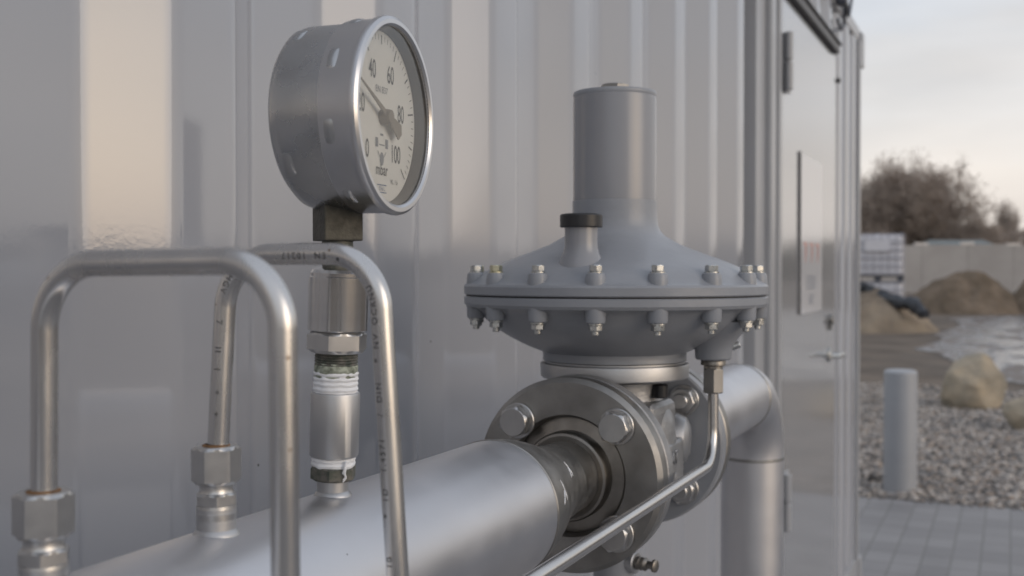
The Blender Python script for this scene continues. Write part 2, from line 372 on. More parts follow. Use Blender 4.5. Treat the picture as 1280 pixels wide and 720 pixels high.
# wet ground
def puddle_mat():
    m = mat('wet_mud', (0.14, 0.12, 0.105), rough=0.5, spec=0.6)
    t = m.node_tree; b = t.nodes['Principled BSDF']; tc = t.nodes.new('ShaderNodeTexCoord')
    mp = t.nodes.new('ShaderNodeMapping'); mp.inputs['Scale'].default_value = (1.1, 0.42, 1); mp.inputs['Rotation'].default_value = (0, 0, R(24)); t.links.new(tc.outputs['Object'], mp.inputs[0])
    n = t.nodes.new('ShaderNodeTexNoise'); n.inputs['Scale'].default_value = 1.6; n.inputs['Detail'].default_value = 7; n.inputs['Roughness'].default_value = 0.62; t.links.new(mp.outputs[0], n.inputs['Vector'])
    r = t.nodes.new('ShaderNodeValToRGB'); r.color_ramp.elements[0].position = 0.44; r.color_ramp.elements[1].position = 0.53; t.links.new(n.outputs['Fac'], r.inputs[0])
    mr = t.nodes.new('ShaderNodeMapRange'); mr.inputs['To Min'].default_value = 0.75; mr.inputs['To Max'].default_value = 0.16; t.links.new(r.outputs[0], mr.inputs[0]); t.links.new(mr.outputs[0], b.inputs['Roughness'])
    r2 = t.nodes.new('ShaderNodeValToRGB'); r2.color_ramp.elements[0].color = (0.16, 0.13, 0.11, 1); r2.color_ramp.elements[1].color = (0.125, 0.135, 0.155, 1)
    t.links.new(r.outputs[0], r2.inputs[0]); t.links.new(r2.outputs[0], b.inputs['Base Color'])
    bp = t.nodes.new('ShaderNodeBump'); bp.inputs['Strength'].default_value = 0.35; bp.inputs['Distance'].default_value = 0.05; bp.invert = True
    t.links.new(n.outputs['Fac'], bp.inputs['Height']); t.links.new(bp.outputs[0], b.inputs['Normal'])
    b.inputs['IOR'].default_value = 1.6
    return m
pp = []
outl = [(1150, 437), (1165, 424), (1192, 412), (1200, 404), (1186, 399), (1210, 396.5), (1260, 395.5), (1400, 394.5), (1700, 400), (1900, 460), (1700, 500), (1420, 492), (1290, 482), (1262, 478), (1240, 468), (1205, 458), (1180, 446)]
oo = [ground(*p) for p in outl]
for i in range(len(oo)):
    a, b = oo[i], oo[(i + 1) % len(oo)]
    for k in range(8):
        p = a.lerp(b, k / 8); q = noise.noise_vector(p * 0.8) * 0.5 * (0.4 + (a - b).length * 0.06); pp.append((p.x + q.x, p.y + q.y))
tag(sheet('puddle', pp, 0.012, puddle_mat()), kind='structure')

# ================================================================== CONTAINER
XO = -0.609; XI = -0.645      # outer and inner faces of the corrugation
DY0, DY1 = 3.25, 4.31         # door
Y_END = 5.03; TOP = 2.44; DTOP = 2.2
cont = thing('container', 'light grey corrugated steel container with a plain access door behind the pipework', 'container', (XO, 1.5, 0))
def corr_profile(starts, y0, y1):
    """rounded trapezoid; starts = y where each camera-side flank begins"""
    pts = [(XI, y0)]
    for s in starts:
        for q in ((XI, s), (XO, s + 0.068), (XO, s + 0.142), (XI, s + 0.210)):
            if q[1] > y0 + 0.005 and q[1] < y1 - 0.005: pts.append(q)
    pts.append((XI if abs(pts[-1][0] - XI) < 1e-6 else XO, y1))
    outp = [pts[0]]
    for i in range(1, len(pts) - 1):
        p0, p, p1 = Vector(pts[i - 1]), Vector(pts[i]), Vector(pts[i + 1])
        a = (p0 - p).normalized(); b = (p1 - p).normalized(); rr = min(0.011, (p0 - p).length * .4, (p1 - p).length * .4)
        s, e_ = p + a * rr, p + b * rr
        for k in range(6):
            t = k / 5; outp.append(tuple(s * (1 - t) ** 2 + p * 2 * t * (1 - t) + e_ * t * t))
    outp.append(pts[-1]); return outp
def corr(starts, y0, y1, z0, z1):
    bm = B(); pr = corr_profile(starts, y0, y1)
    nz_ = 2
    cols = [[bm.verts.new((p[0], p[1], z0 + (z1 - z0) * k / (nz_ - 1))) for k in range(nz_)] for p in pr]
    back = [[bm.verts.new((p[0] - 0.002, p[1], z0 + (z1 - z0) * k / (nz_ - 1))) for k in range(nz_)] for p in pr]
    for a, b in zip(cols, cols[1:]):
        for k in range(nz_ - 1): bm.faces.new((a[k], b[k], b[k + 1], a[k + 1]))
    for a, b in zip(back, back[1:]):
        for k in range(nz_ - 1): bm.faces.new((a[k + 1], b[k + 1], b[k], a[k]))
    for A, Bk in ((cols, back),):
        for k in (0, nz_ - 1):
            for i in range(len(A) - 1): bm.faces.new((A[i][k], A[i + 1][k], Bk[i + 1][k], Bk[i][k]))
    bmesh.ops.recalc_face_normals(bm, faces=bm.faces)
    return bm
S1 = [0.640 - 0.30 * k for k in range(14, 0, -1)] + [0.640, 0.958, 1.242, 1.525, 1.803, 2.085, 2.360, 2.635]
build('corrugated_wall', corr(S1, -3.6, 2.93, 0.16, 2.385), M['wall'], cont, ang=60)
build('corrugated_wall', corr([3.28 + 0.28 * k for k in range(4)], DY0 - .02, DY1 + .03, DTOP + 0.045, 2.385), M['wall'], cont, ang=60)
build('corrugated_wall', corr([4.37, 4.58, 4.79], DY1 + .03, Y_END - 0.05, 0.16, 2.385), M['wall'], cont, ang=60)
bm = B(); box(bm, (XO - 0.10, -3.7, 2.385), (XO + 0.004, Y_END, TOP), 0.006); build('roof_rail', bm, M['frame'], cont)
bm = B(); box(bm, (XO - 0.10, -3.7, 0.02), (XO + 0.006, Y_END, 0.16), 0.006); build('bottom_rail', bm, M['frame'], cont)
bm = B(); box(bm, (-3.05, -3.7, TOP - 0.03), (XO - 0.103, Y_END - .003, TOP - 0.004)); build('roof', bm, M['frame'], cont)
bm = B(); box(bm, (-3.05, -3.7, 0.03), (XO - 0.103, Y_END - .003, 0.12)); build('floor', bm, M['frame'], cont)
bm = B(); box(bm, (-3.05, Y_END - 0.04, 0.12), (XO - 0.103, Y_END - .006, TOP - 0.03)); build('end_wall', bm, M['wall'], cont)
bm = B(); box(bm, (-3.05, -3.7, 0.12), (XO - 0.103, -3.66, TOP - 0.03)); build('end_wall', bm, M['wall'], cont)
bm = B(); box(bm, (-3.05, -3.655, 0.12), (-3.01, Y_END - 0.045, TOP - 0.03)); build('back_wall', bm, M['wall'], cont)
bm = B(); box(bm, (XO - 0.06, Y_END - 0.05, 0.16), (XO + 0.010, Y_END + 0.002, 2.385), 0.005); build('corner_post', bm, M['frame'], cont)
bm = B(); box(bm, (XO - 0.1, Y_END + 0.004, 2.28), (XO + 0.014, Y_END + 0.09, 2.43), 0.01); build('corner_casting', bm, M['frame'], cont)
bm = B(); box(bm, (XO - 0.1, Y_END + 0.004, 0.02), (XO + 0.014, Y_END + 0.09, 0.15), 0.01); build('corner_casting', bm, M['frame'], cont)
# door frame: stepped box profile
fr = B()
box(fr, (XO - 0.05, 2.93, 0.16), (XO - 0.002, 3.05, 2.385), 0.004)
box(fr, (XO - 0.04, 3.052, 0.16), (XO + 0.014, 3.12, 2.385), 0.008)
box(fr, (XO - 0.05, 3.122, 0.16), (XO - 0.008, 3.185, 2.385), 0.004)
box(fr, (XO - 0.045, 3.187, 0.16), (XO + 0.010, 3.232, 2.385), 0.008)
box(fr, (XO - 0.045, DY1 + 0.008, 0.16), (XO + 0.002, DY1 + 0.03, DTOP + 0.04), 0.003)
build('door_frame', fr, M['frame'], cont)
bm = B(); box(bm, (XO - 0.04, DY0 + 0.006, 0.165), (XO + 0.004, DY1 + 0.003, DTOP - 0.005), 0.003)
door = build('door', bm, M['door'], cont)
bm = B(); box(bm, (XO - 0.038, DY0 - 0.016, 0.165), (XO - 0.02, DY0 + 0.004, DTOP)); build('door_seal', bm, M['gasket'], door)
for z0 in (1.915, 1.2-.55):
    hb = B()
    box(hb, (XO + 0.006, DY0 - 0.005, z0), (XO + 0.017, DY0 + 0.075, z0 + 0.165), 0.003)
    cyl(hb, (XO + 0.024, DY0 - 0.002, z0), (XO + 0.024, DY0 - 0.002, z0 + 0.079), 0.012, 20, .002)
    cyl(hb, (XO + 0.024, DY0 - 0.002, z0 + 0.086), (XO + 0.024, DY0 - 0.002, z0 + 0.165), 0.012, 20, .002)
    cyl(hb, (XO + 0.024, DY0 - 0.002, z0 + 0.079), (XO + 0.024, DY0 - 0.002, z0 + 0.086), 0.007, 16)
    build('hinge', hb, M['frame'], door)
hb = B()
cyl(hb, (XO + 0.004, 4.17, 1.095), (XO + 0.012, 4.17, 1.095), 0.026, 28, .002)
cyl(hb, (XO + 0.01, 4.17, 1.095), (XO + 0.055, 4.17, 1.095), 0.009, 20)
sweep(hb, round_path([(XO + 0.05, 4.20, 1.095), (XO + 0.05, 4.07, 1.097), (XO + 0.03, 4.03, 1.10)], 0.02, 6), 0.008, 14)
build('handle', hb, M['zinc'], door)
hb = B(); cyl(hb, (XO + 0.004, 4.17, 1.222), (XO + 0.02, 4.17, 1.222), 0.02, 24, .002); box(hb, (XO + 0.006, 4.155, 1.185), (XO + 0.014, 4.185, 1.222), .002)
build('lock_cylinder', hb, M['dullsteel'], door)
# drip rail above the door
bm = B(); box(bm, (XO - 0.03, DY0 - 0.3, DTOP + 0.032), (XO + 0.03, DY1 - 0.01, DTOP + 0.038), 0.001)
box(bm, (XO - 0.03, DY0 - 0.3, DTOP + 0.002), (XO + 0.022, DY1 - 0.02, DTOP + 0.0315), 0.002)
build('drip_rail', bm, mat('dark_grey_rail', (0.10, 0.10, 0.105), rough=0.5), cont)
bm = B(); cyl(bm, (XO, 4.365, 2.115), (XO + 0.014, 4.365, 2.115), 0.010, 20, .002); build('door_stop', bm, M['black'], cont)
# notice sheet
nt_ = thing('notice_sheet', 'white notice sheet with small red symbols fixed to the grey container door', 'sign', (XO + 0.012, 3.75, 1.5))
bm = B(); box(bm, (XO + 0.006, 3.54, 1.263), (XO + 0.009, 3.97, 1.765), 0.0004); build('sheet', bm, M['sheet'], nt_, smooth=False)
bm = B(); box(bm, (XO + 0.005, 3.537, 1.262), (XO + 0.0105, 3.5392, 1.77)); build('edge_strip', bm, mat('grey_edge', (0.13, 0.125, 0.125)), nt_, smooth=False)
for k in range(3):
    bm = B()
    yc = 3.63 + k * 0.12
    box(bm, (XO + 0.0092, yc - 0.035, 1.478), (XO + 0.0098, yc + 0.035, 1.49)); box(bm, (XO + 0.0092, yc - 0.008, 1.425), (XO + 0.0098, yc + 0.008, 1.477))
    box(bm, (XO + 0.0092, yc + 0.014, 1.445), (XO + 0.0098, yc + 0.024, 1.477))
    build('red_symbol', bm, M['redink'], nt_, smooth=False)
bm = B()
for k in range(4): box(bm, (XO + 0.0092, 3.66, 1.376 - k * 0.012), (XO + 0.0098, 3.85 - (k % 2) * 0.02, 1.383 - k * 0.012))
for k in range(4): box(bm, (XO + 0.0092, 3.70, 1.318 - k * 0.009), (XO + 0.0098, 3.80 - (k % 3) * 0.012, 1.3235 - k * 0.009))
build('grey_print', bm, M['greyink'], nt_, smooth=False)
# cable and small box on the roof edge
cb = B()
sweep(cb, round_path([(XO + .012, 4.32, 2.50), (XO + .03, 4.42, 2.415), (XO + .02, 4.52, 2.39), (XO + .012, 4.62, 2.41), (XO + .012, 4.70, 2.50), (XO + .0, 4.60, 2.60), (XO + .01, 4.46, 2.50), (XO + .012, 4.50, 2.36), (XO + .012, 4.40, 2.31), (XO + .012, 4.30, 2.33)], 0.03, 5), 0.006, 10)
tag(build('cable', cb, M['darkplastic'], loc=(XO, 4.5, 2.45)), 'thin dark cable looped over the container roof edge above the door', 'cable')
bm = B(); box(bm, (XO + 0.006, 4.29, 2.385), (XO + 0.045, 4.35, 2.50), 0.01)
jb = build('junction_box', bm, M['darkplastic'], loc=(XO, 4.34, 2.36)); tag(jb, 'small dark junction box on the container roof edge beside the cable loop', 'junction box')

# ================================================================== INLET PIPE
AX, AZ = -0.34, 1.2275     # pipe axis
YF = 0.875                # inlet flange face
RP = 0.050
inlet = thing('inlet_pipe', 'wide satin stainless pipe tapering into the near round flange of the regulator', 'pipe', (AX, 0.3, AZ))
bm = B(); lathe(bm, (AX, -1.6, AZ), (0, 1, 0), [(RP, 0), (RP, 1.6 + YF - 0.147)], 128); build('pipe', bm, M['satin'], inlet)
y1 = YF - 0.147
prof = [(RP + 0.0001, 0.0), (RP + 0.0008, 0.0015), (RP + 0.0006, 0.003), (RP - 0.0002, 0.004)]
for k in range(13):
    t = k / 12; s = t * t * (3 - 2 * t); prof.append((RP - 0.0005 - (RP - 0.0315) * s, 0.005 + 0.102 * t))
prof += [(0.0309, 0.108), (0.0314, 0.110), (0.0309, 0.112), (0.0302, 0.1135), (0.0302, 0.141)]
bm = B(); lathe(bm, (AX, y1, AZ), (0, 1, 0), prof, 96); build('reducer', bm, M['dullsteel'], inlet)
bm = B(); lathe(bm, (AX, YF, AZ), (0, 1, 0), [(0.0303, -0.007), (0.0345, -0.008), (0.0365, -0.0072), (0.0378, -0.004), (0.0380, 0.006), (0.0488, 0.008), (0.0488, 0.0172), (0.03, 0.0172)], 96, cap=False)
build('collar', bm, M['darksteel'], inlet)
bm = B(); lathe(bm, (AX, YF, AZ), (0, 1, 0), [(0.0492, 0.0175), (0.0492, 0.003), (0.0515, 0.0), (0.0785, 0.0), (0.0825, 0.0035), (0.0825, 0.0165), (0.0815, 0.0175), (0.0492, 0.0175)], 128, cap=False)
fl = build('flange', bm, M['dullsteel'], inlet)
def bolt_set(y_head, sgn, parent, y_far, nut_only=False, n=4):
    first = None
    for k in range(n):
        a = PI / 4 + k * PI / 2
        c = Vector((AX + 0.0625 * math.cos(a), 0, AZ + 0.0625 * math.sin(a)))
        b = B()
        cyl(b, c + Vector((0, y_head, 0)), c + Vector((0, y_head + sgn * 0.003, 0)), 0.0152, 32, .0006)
        hexnut(b, c + Vector((0, y_head + sgn * 0.0032, 0)), c + Vector((0, y_head + sgn * 0.0135, 0)), 0.0138, phase=0.35 + k * 0.5)
        if nut_only: cyl(b, c + Vector((0, y_head + sgn * 0.013, 0)), c + Vector((0, y_head + sgn * 0.019, 0)), 0.0078, 20, .001)
        build('bolt', b, M['nut'], parent)
bolt_set(YF - 0.0004, -1, fl, 0)
# chalk tick marks left by the fitter on the reducer
for (yy, an, ln, sk) in ((0.020, 0.20, 0.010, 0.10), (0.024, 0.30, 0.008, -0.16), (0.072, 0.52, 0.008, 0.12), (0.076, 0.60, 0.006, -0.18)):
    pts_ = []
    for k in range(5):
        t = k / 4; y_ = yy + ln * (t - .5) * .6; a_ = an + sk * (t - .5) * 2
        tt = (y_ - 0.005) / 0.102; s_ = tt * tt * (3 - 2 * tt); r_ = RP - 0.0005 - (RP - 0.0315) * s_ + 0.0002
        pts_.append(Vector((AX + r_ * math.cos(a_), y1 + y_, AZ + r_ * math.sin(a_))))
    ck = B(); sweep(ck, pts_, [0.0002, 0.0005, 0.0004, 0.0006, 0.0002], 6)
    build('chalk_mark', ck, M['ptfe'], inlet)
# welded sockets with beads
def bead(bm, c, r, zt):
    lathe(bm, (c[0], c[1], 0), (0, 0, 1), [(r + 0.0020, zt - 0.008), (r + 0.0018, zt - 0.0005), (r + 0.0010, zt + 0.001), (r, zt + 0.0022)], 48, cap=False)
PT = AZ + RP
for (yy, r, top) in ((0.319, 0.0092, 1.2868), (0.4215, 0.0092, 1.2905), (0.520, 0.0087, 1.286)):
    b = B(); cyl(b, (AX, yy, PT - 0.012), (AX, yy, top), r, 40, .0006); bead(b, (AX, yy), r, PT - 0.0005); build('welded_socket', b, M['satin2'], inlet)

# ================================================================== IMPULSE TUBES
def tube_thing(label, yb, nut_top, path, rad, text=None):
    t = thing('bent_tube', label, 'tube', (AX, yb, 1.285), group='bent tubes standing on the inlet pipe')
    pts = round_path(path, rad, 18)
    b = B(); sweep(b, pts, 0.005, 36); tb = build('tube', b, M['tube'], t)
    nb = nut_top - 0.0175
    b = B(); hexnut(b, (AX, yb, nb), (AX, yb, nut_top), 0.0115, u=(0.32, 0.95, 0)); n = build('compression_nut', b, M['nut'], t)
    b = B(); lathe(b, (AX, yb, nut_top), (0, 0, 1), [(0.0066, -0.0004), (0.0064, 0.0004), (0.0051, 0.0009)], 32, cap=False); build('rust_ring', b, M['rust'], n)
    b = B()
    lathe(b, (AX, yb, nb), (0, 0, 1), [(0.0088, 0.002), (0.0088, 0.0), (0.0078, -0.0006), (0.0076, -0.003), (0.0082, -0.0045)], 40)
    hexnut(b, (AX, yb, nb - 0.0105), (AX, yb, nb - 0.0042), 0.0102, u=(0.7, 0.6, 0))
    lathe(b, (AX, yb, nb - 0.0105), (0, 0, 1), [(0.0091, 0.0005), (0.0093, -0.001), (0.0086, -0.002), (0.0093, -0.003), (0.0093, -0.006)], 40)
    build('fitting', b, M['nut'], t)
    return t, pts
t1, _ = tube_thing('nearest bent stainless tube, unmarked, rising from the leftmost hexagon nut', 0.319, 1.315,
    [(AX, 0.319, 1.30), (AX + .0015, 0.319, 1.4025), (-0.2290, 0.319, 1.4035), (-0.2272, 0.319, 1.24), (-0.2272, 0.319, 0.62)], [0.026, 0.024, 0.3])
t2, p2 = tube_thing('further bent stainless tube with dark stamped lettering, looping in front of the gauge stem', 0.4215, 1.318,
    [(AX, 0.4215, 1.30), (AX + .004, 0.4255, 1.4075), (-0.2545, 0.4255, 1.4075), (-0.2445, 0.428, 1.24), (-0.2445, 0.428, 0.62)], [0.026, 0.026, 0.3])
# tails end in a drain manifold near the ground
mf = thing('drain_manifold', 'low horizontal stainless drain header collecting the bent tubes below the pipe', 'pipe', (-0.238, 0.375, 0.6))
b = B(); cyl(b, (-0.238, 0.2, 0.6), (-0.238, 0.7, 0.6), 0.021, 40, .003); build('header', b, M['satin2'], mf)
b = B(); cyl(b, (-0.238, 0.26, 0.006), (-0.238, 0.26, 0.58), 0.014, 24); build('leg', b, M['satin2'], mf)
b = B(); cyl(b, (-0.238, 0.64, 0.006), (-0.238, 0.64, 0.58), 0.014, 24); build('leg', b, M['satin2'], mf)
# lettering wrapped on the second tube (reads from the front leg towards the rear one)
def wrap_text(s, size, pts, u0, phi0, r, parent):
    pts = list(reversed(pts)); cum = [0]
    for a, b_ in zip(pts, pts[1:]): cum.append(cum[-1] + (b_ - a).length)
    bm = text_bm(s, size, 'LEFT', 0.00007, 1.3)
    xs = [v.co.x for v in bm.verts]; ys = [v.co.y for v in bm.verts]
    for k in range(-6, 7):
        bmesh.ops.bisect_plane(bm, geom=bm.verts[:] + bm.edges[:] + bm.faces[:], plane_co=(0, k * 0.0006, 0), plane_no=(0, 1, 0))
    xx = 0
    while xx < max(xs):
        bmesh.ops.bisect_plane(bm, geom=bm.verts[:] + bm.edges[:] + bm.faces[:], plane_co=(xx, 0, 0), plane_no=(1, 0, 0)); xx += 0.003
    for v in bm.verts:
        u = u0 + v.co.x; i = 0
        while i < len(cum) - 2 and cum[i + 1] < u: i += 1
        t = (u - cum[i]) / (cum[i + 1] - cum[i]); P = pts[i].lerp(pts[i + 1], t)
        def tg(j): return (pts[min(j + 1, len(pts) - 1)] - pts[max(j - 1, 0)]).normalized()
        T = tg(i).lerp(tg(i + 1), t).normalized()
        side = Vector((0, -1, 0)); side = (side - T * side.dot(T)).normalized()
        ins = T.cross(side) * -1          # towards the inside of the bend
        ph = phi0 + v.co.y / r
        v.co = P + (side * math.cos(ph) + ins * math.sin(ph)) * (r + 0.00006)
    bmesh.ops.recalc_face_normals(bm, faces=bm.faces)
    return build('stamped_lettering', bm, M['tubeink'], parent, smooth=False)
LET = [(.650, '10'), (.672, '*'), (.679, '1D'), (.692, '1.4571'), (.7165, '/'), (.7225, 'DIN'), (.740, '*'), (.746, 'NV'), (.7565, 'OCRNU'), (.7945, '*'), (.802, 'EN'), (.8125, '10217'), (.857, 'HGV'), (.880, '7'), (.8925, 'II'), (.902, '1'), (.913, '*'), (.923, '*'), (.945, '*')]
for u_, s_ in LET: wrap_text(s_, 0.0043, p2, u_, 0.16, 0.005, t2)

# ================================================================== GAUGE STEM FITTINGS
RX, RY = AX - 0.003, 0.520
riser = thing('threaded_coupling', 'stack of stainless threaded couplings with white tape under the pressure gauge', 'pipe fitting', (AX, RY, 1.285))
tilt = Matrix.Translation((AX, RY, 1.28)) @ Matrix.Rotation(R(2.6), 4, Vector((0.25, 1, 0))) @ Matrix.Translation((-AX, -RY, -1.28))
def rb(bm): bmesh.ops.transform(bm, matrix=tilt, verts=bm.verts); return bm
C = (AX, RY, 0)
b = B(); lathe(b, C, (0, 0, 1), [(0.0125, 1.3674), (0.0160, 1.3675), (0.0163, 1.3679), (0.0163, 1.3965), (0.0158, 1.397), (0.0158, 1.3988), (0.0145, 1.4005), (0.013, 1.401), (0.010, 1.4015)], 72)
build('union_sleeve', rb(b), M['polished'], riser)
b = B(); hexnut(b, (AX, RY, 1.3555), (AX, RY, 1.3672), 0.0168, u=(0.95, 0.3, 0)); build('union_nut', rb(b), M['nut'], riser)
b = B(); pr = [(0.0118, 1.3555)]
for k in range(8): pr += [(0.0118, 1.3550 - k * 0.0015), (0.0112, 1.3543 - k * 0.0015)]
lathe(b, C, (0, 0, 1), pr, 48); jitter(b, 0.0004, 300); build('thread', rb(b), M['oxide'], riser)
b = B(); lathe(b, C, (0, 0, 1), [(0.0112, 1.350), (0.0118, 1.3480), (0.0120, 1.3455), (0.0118, 1.342), (0.0112, 1.341)], 72); jitter(b, 0.0004, 350, 3); build('sealant', rb(b), M['sealant'], riser)
b = B(); pr = []
for k in range(10): pr += [(0.0117 + 0.0006 * (k % 2), 1.3455 - k * 0.0014)]
lathe(b, C, (0, 0, 1), pr, 72); jitter(b, 0.0004, 260, 5); build('thread_tape', rb(b), M['ptfe'], riser)
b = B(); lathe(b, C, (0, 0, 1), [(0.0115, 1.334), (0.0130, 1.3335), (0.0134, 1.3325), (0.0134, 1.2995), (0.0128, 1.2985), (0.0115, 1.298)], 64); jitter(b, 0.00015, 120); build('socket_sleeve', rb(b), M['satin2'], riser)
b = B(); pr = []
for k in range(6): pr += [(0.0121 - 0.0006 * (k % 2), 1.2995 - k * 0.0013)]
lathe(b, C, (0, 0, 1), pr, 72); jitter(b, 0.0005, 240, 9); build('thread_tape', rb(b), M['ptfe'], riser)
b = B()
for k, off in enumerate((0.0, 0.0011)):
    path = [Vector((AX + 0.0112 + off, RY - 0.0062, 1.2975)), Vector((AX + 0.0121, RY - 0.0065 - off, 1.294)), Vector((AX + 0.0115 - off, RY - 0.0066, 1.291)), Vector((AX + 0.0118, RY - 0.0056, 1.2882 + off)), Vector((AX + 0.0105, RY - 0.0066, 1.2862 + off))]
    sweep(b, path, [0.0007, 0.0005, 0.0006, 0.0004, 0.0003], 8)
build('tape_strand', rb(b), M['ptfe'], riser)
b = B(); hexnut(b, (AX, RY, 1.2855), (AX, RY, 1.2935), 0.0132, u=(0.9, 0.4, 0)); build('lock_nut', rb(b), M['oxide'], riser)

# ================================================================== PRESSURE GAUGE
GN = Vector((0.993, 0.115, 0)).normalized()        # dial normal
GU = Vector((0, 0, 1)); GR = GU.cross(GN).normalized()  # right on the dial as read
GS = Vector((AX + 0.0035, RY, 0))                    # stem position
GC = Vector((GS.x, GS.y, 1.4825))
gauge = thing('pressure_gauge', 'round stainless pressure gauge with white 0 to 100 mbar dial on threaded stem', 'gauge', (GS.x, GS.y, 1.415))
FR = 0.035                                           # front plane offset
b = B(); lathe(b, GC, GN, [(0, -0.0175), (0.040, -0.0175), (0.0455, -0.0165), (0.0485, -0.0135), (0.0498, -0.009), (0.0500, 0.0135), (0.0494, 0.0140)], 128)
case = build('case', b, M['case'], gauge)
b = B(); lathe(b, GC, GN, [(0.0495, 0.0140), (0.0512, 0.0142), (0.0516, 0.0150), (0.0516, 0.0285), (0.0526, 0.0312), (0.0530, 0.0332), (0.0526, 0.0350), (0.0510, 0.0362), (0.0488, 0.0362), (0.0475, 0.0350), (0.0478, 0.0345), (0.0476, 0.0335)], 160, cap=False)
bez = build('bezel', b, M['rim'], gauge)
b = B()
def band(b, a0, a1, d0, d1, r0, dr):
    """raised pressed lug on the case between two angles"""
    n = 14; m_ = 6; g = []
    for i in range(n + 1):
        a = a0 + (a1 - a0) * i / n; row = []
        for j in range(m_ + 1):
            d = d0 + (d1 - d0) * j / m_
            s = (math.sin(PI * i / n) * math.sin(PI * j / m_)) ** 0.5
            row.append(b.verts.new(GC + GN * d + (GR * math.sin(a) + GU * math.cos(a)) * (r0 - 0.0006 + dr * s)))
        g.append(row)
    for i in range(n):
        for j in range(m_): b.faces.new((g[i][j], g[i + 1][j], g[i + 1][j + 1], g[i][j + 1]))
for a in (R(-150), R(-105), R(-62), R(-20), R(30), R(75), R(120), R(165)):
    b = B(); band(b, a - R(8), a + R(8), 0.0165, 0.0235, 0.0516, 0.0014)
    bmesh.ops.recalc_face_normals(b, faces=b.faces); build('bayonet_lug', b, M['case'], bez)
b = B()
for a in (R(-125), R(-35), R(55), R(145)):
    b = B(); band(b, a - R(10), a + R(10), -0.0125, -0.003, 0.0494, 0.0018)
    bmesh.ops.recalc_face_normals(b, faces=b.faces); build('case_dimple', b, M['case'], case)
b = B(); lathe(b, GC, GN, [(0.0478, 0.0345), (0.0474, 0.032), (0.0464, 0.0275), (0.0460, 0.0264)], 128, cap=False); build('inner_ring', b, M['inner'], gauge)
b = B(); lathe(b, GC, GN, [(0, 0.0262), (0.0462, 0.0262)], 128, cap=False); dial = build('dial', b, M['dial'], gauge)
b = B(); lathe(b, GC, GN, [(0, 0.0338), (0.0479, 0.0338)], 128, cap=False)
if sum((f.normal.dot(GN) for f in b.faces)) < 0: bmesh.ops.reverse_faces(b, faces=b.faces)
build('glass', b, M['glass'], gauge)
DM = Matrix.Translation(GC + GN * 0.0264) @ Matrix(((GR.x, GU.x, GN.x, 0), (GR.y, GU.y, GN.y, 0), (GR.z, GU.z, GN.z, 0), (0, 0, 0, 1)))
def dial_text(b, s, x, y, size, bold=0.0, sx=1.0):
    merge(b, text_bm(s, size, 'CENTER', bold), DM @ Matrix.Translation((x, y, 0)) @ Matrix.Diagonal((sx, 1, 1, 1)))
num = B()
for v in range(0, 101, 20):
    a = R(-135 + 2.7 * v); dial_text(num, str(v), 0.0262 * math.sin(a), 0.0262 * math.cos(a) * 1.02, 0.0138, 0.0001, 0.66)
build('numerals', num, M['ink'], dial)
scb = B()
def dquad(b, x0, y0, x1, y1, wd):
    d = Vector((x1 - x0, y1 - y0)).normalized(); n = Vector((-d.y, d.x)) * wd / 2
    b.faces.new([b.verts.new(DM @ Vector((p[0], p[1], 0))) for p in ((x0 + n.x, y0 + n.y), (x0 - n.x, y0 - n.y), (x1 - n.x, y1 - n.y), (x1 + n.x, y1 + n.y))])
for k in range(0, 101):
    if k % 2 and True: continue
    a = R(-135 + 2.7 * k); ln = 0.0075 if k % 20 == 0 else (0.0050 if k % 10 == 0 else 0.0030); wd = 0.0009 if k % 10 == 0 else 0.0004
    s, c = math.sin(a), math.cos(a); dquad(scb, 0.0440 * s, 0.0440 * c, (0.0440 - ln) * s, (0.0440 - ln) * c, wd)
build('scale', scb, M['ink'], dial)
pb = B(); dial_text(pb, 'mbar', 0, -0.0285, 0.0088, 0.0001, 0.85)
build('unit_print', pb, M['ink'], dial)
pb = B(); dial_text(pb, 'KL 1,6', 0.0165, -0.034, 0.0036); build('class_print', pb, M['ink'], dial)
pb = B(); dial_text(pb, 'EN 837', 0.0, 0.0145, 0.0052); build('standard_print', pb, M['greyink'], dial)
ib = B()
for (x0, y0, x1, y1, wd) in ((-0.0065, -0.0115, -0.0065, -0.0165, 0.0035), (0.0065, -0.0115, 0.0065, -0.0165, 0.0035), (-0.002, -0.0095, 0.002, -0.0095, 0.0012), (-0.0035, -0.0150, 0.0035, -0.0150, 0.0006), (-0.0055, -0.0185, -0.0025, -0.0215, 0.0006), (0.0055, -0.0185, 0.0025, -0.0215, 0.0006)):
    dquad(ib, x0, y0, x1, y1, wd)
ib.faces.new([ib.verts.new(DM @ Vector((0.0026 * math.cos(k * PI / 12), -0.0225 + 0.0036 * math.sin(k * PI / 12), 0))) for k in range(24)])
build('emblem', ib, M['greyink'], dial)
bb = B(); 
for (x0, y0, x1, y1) in ((-0.006, -0.0365, 0.006, -0.0365), (-0.006, -0.0405, 0.006, -0.0405)): dquad(bb, x0, y0, x1, y1, 0.0005)
dial_text(bb, '316 L', 0, -0.0385, 0.0034); build('blue_mark', bb, mat('blue_ink', (0.10, 0.16, 0.32)), dial)
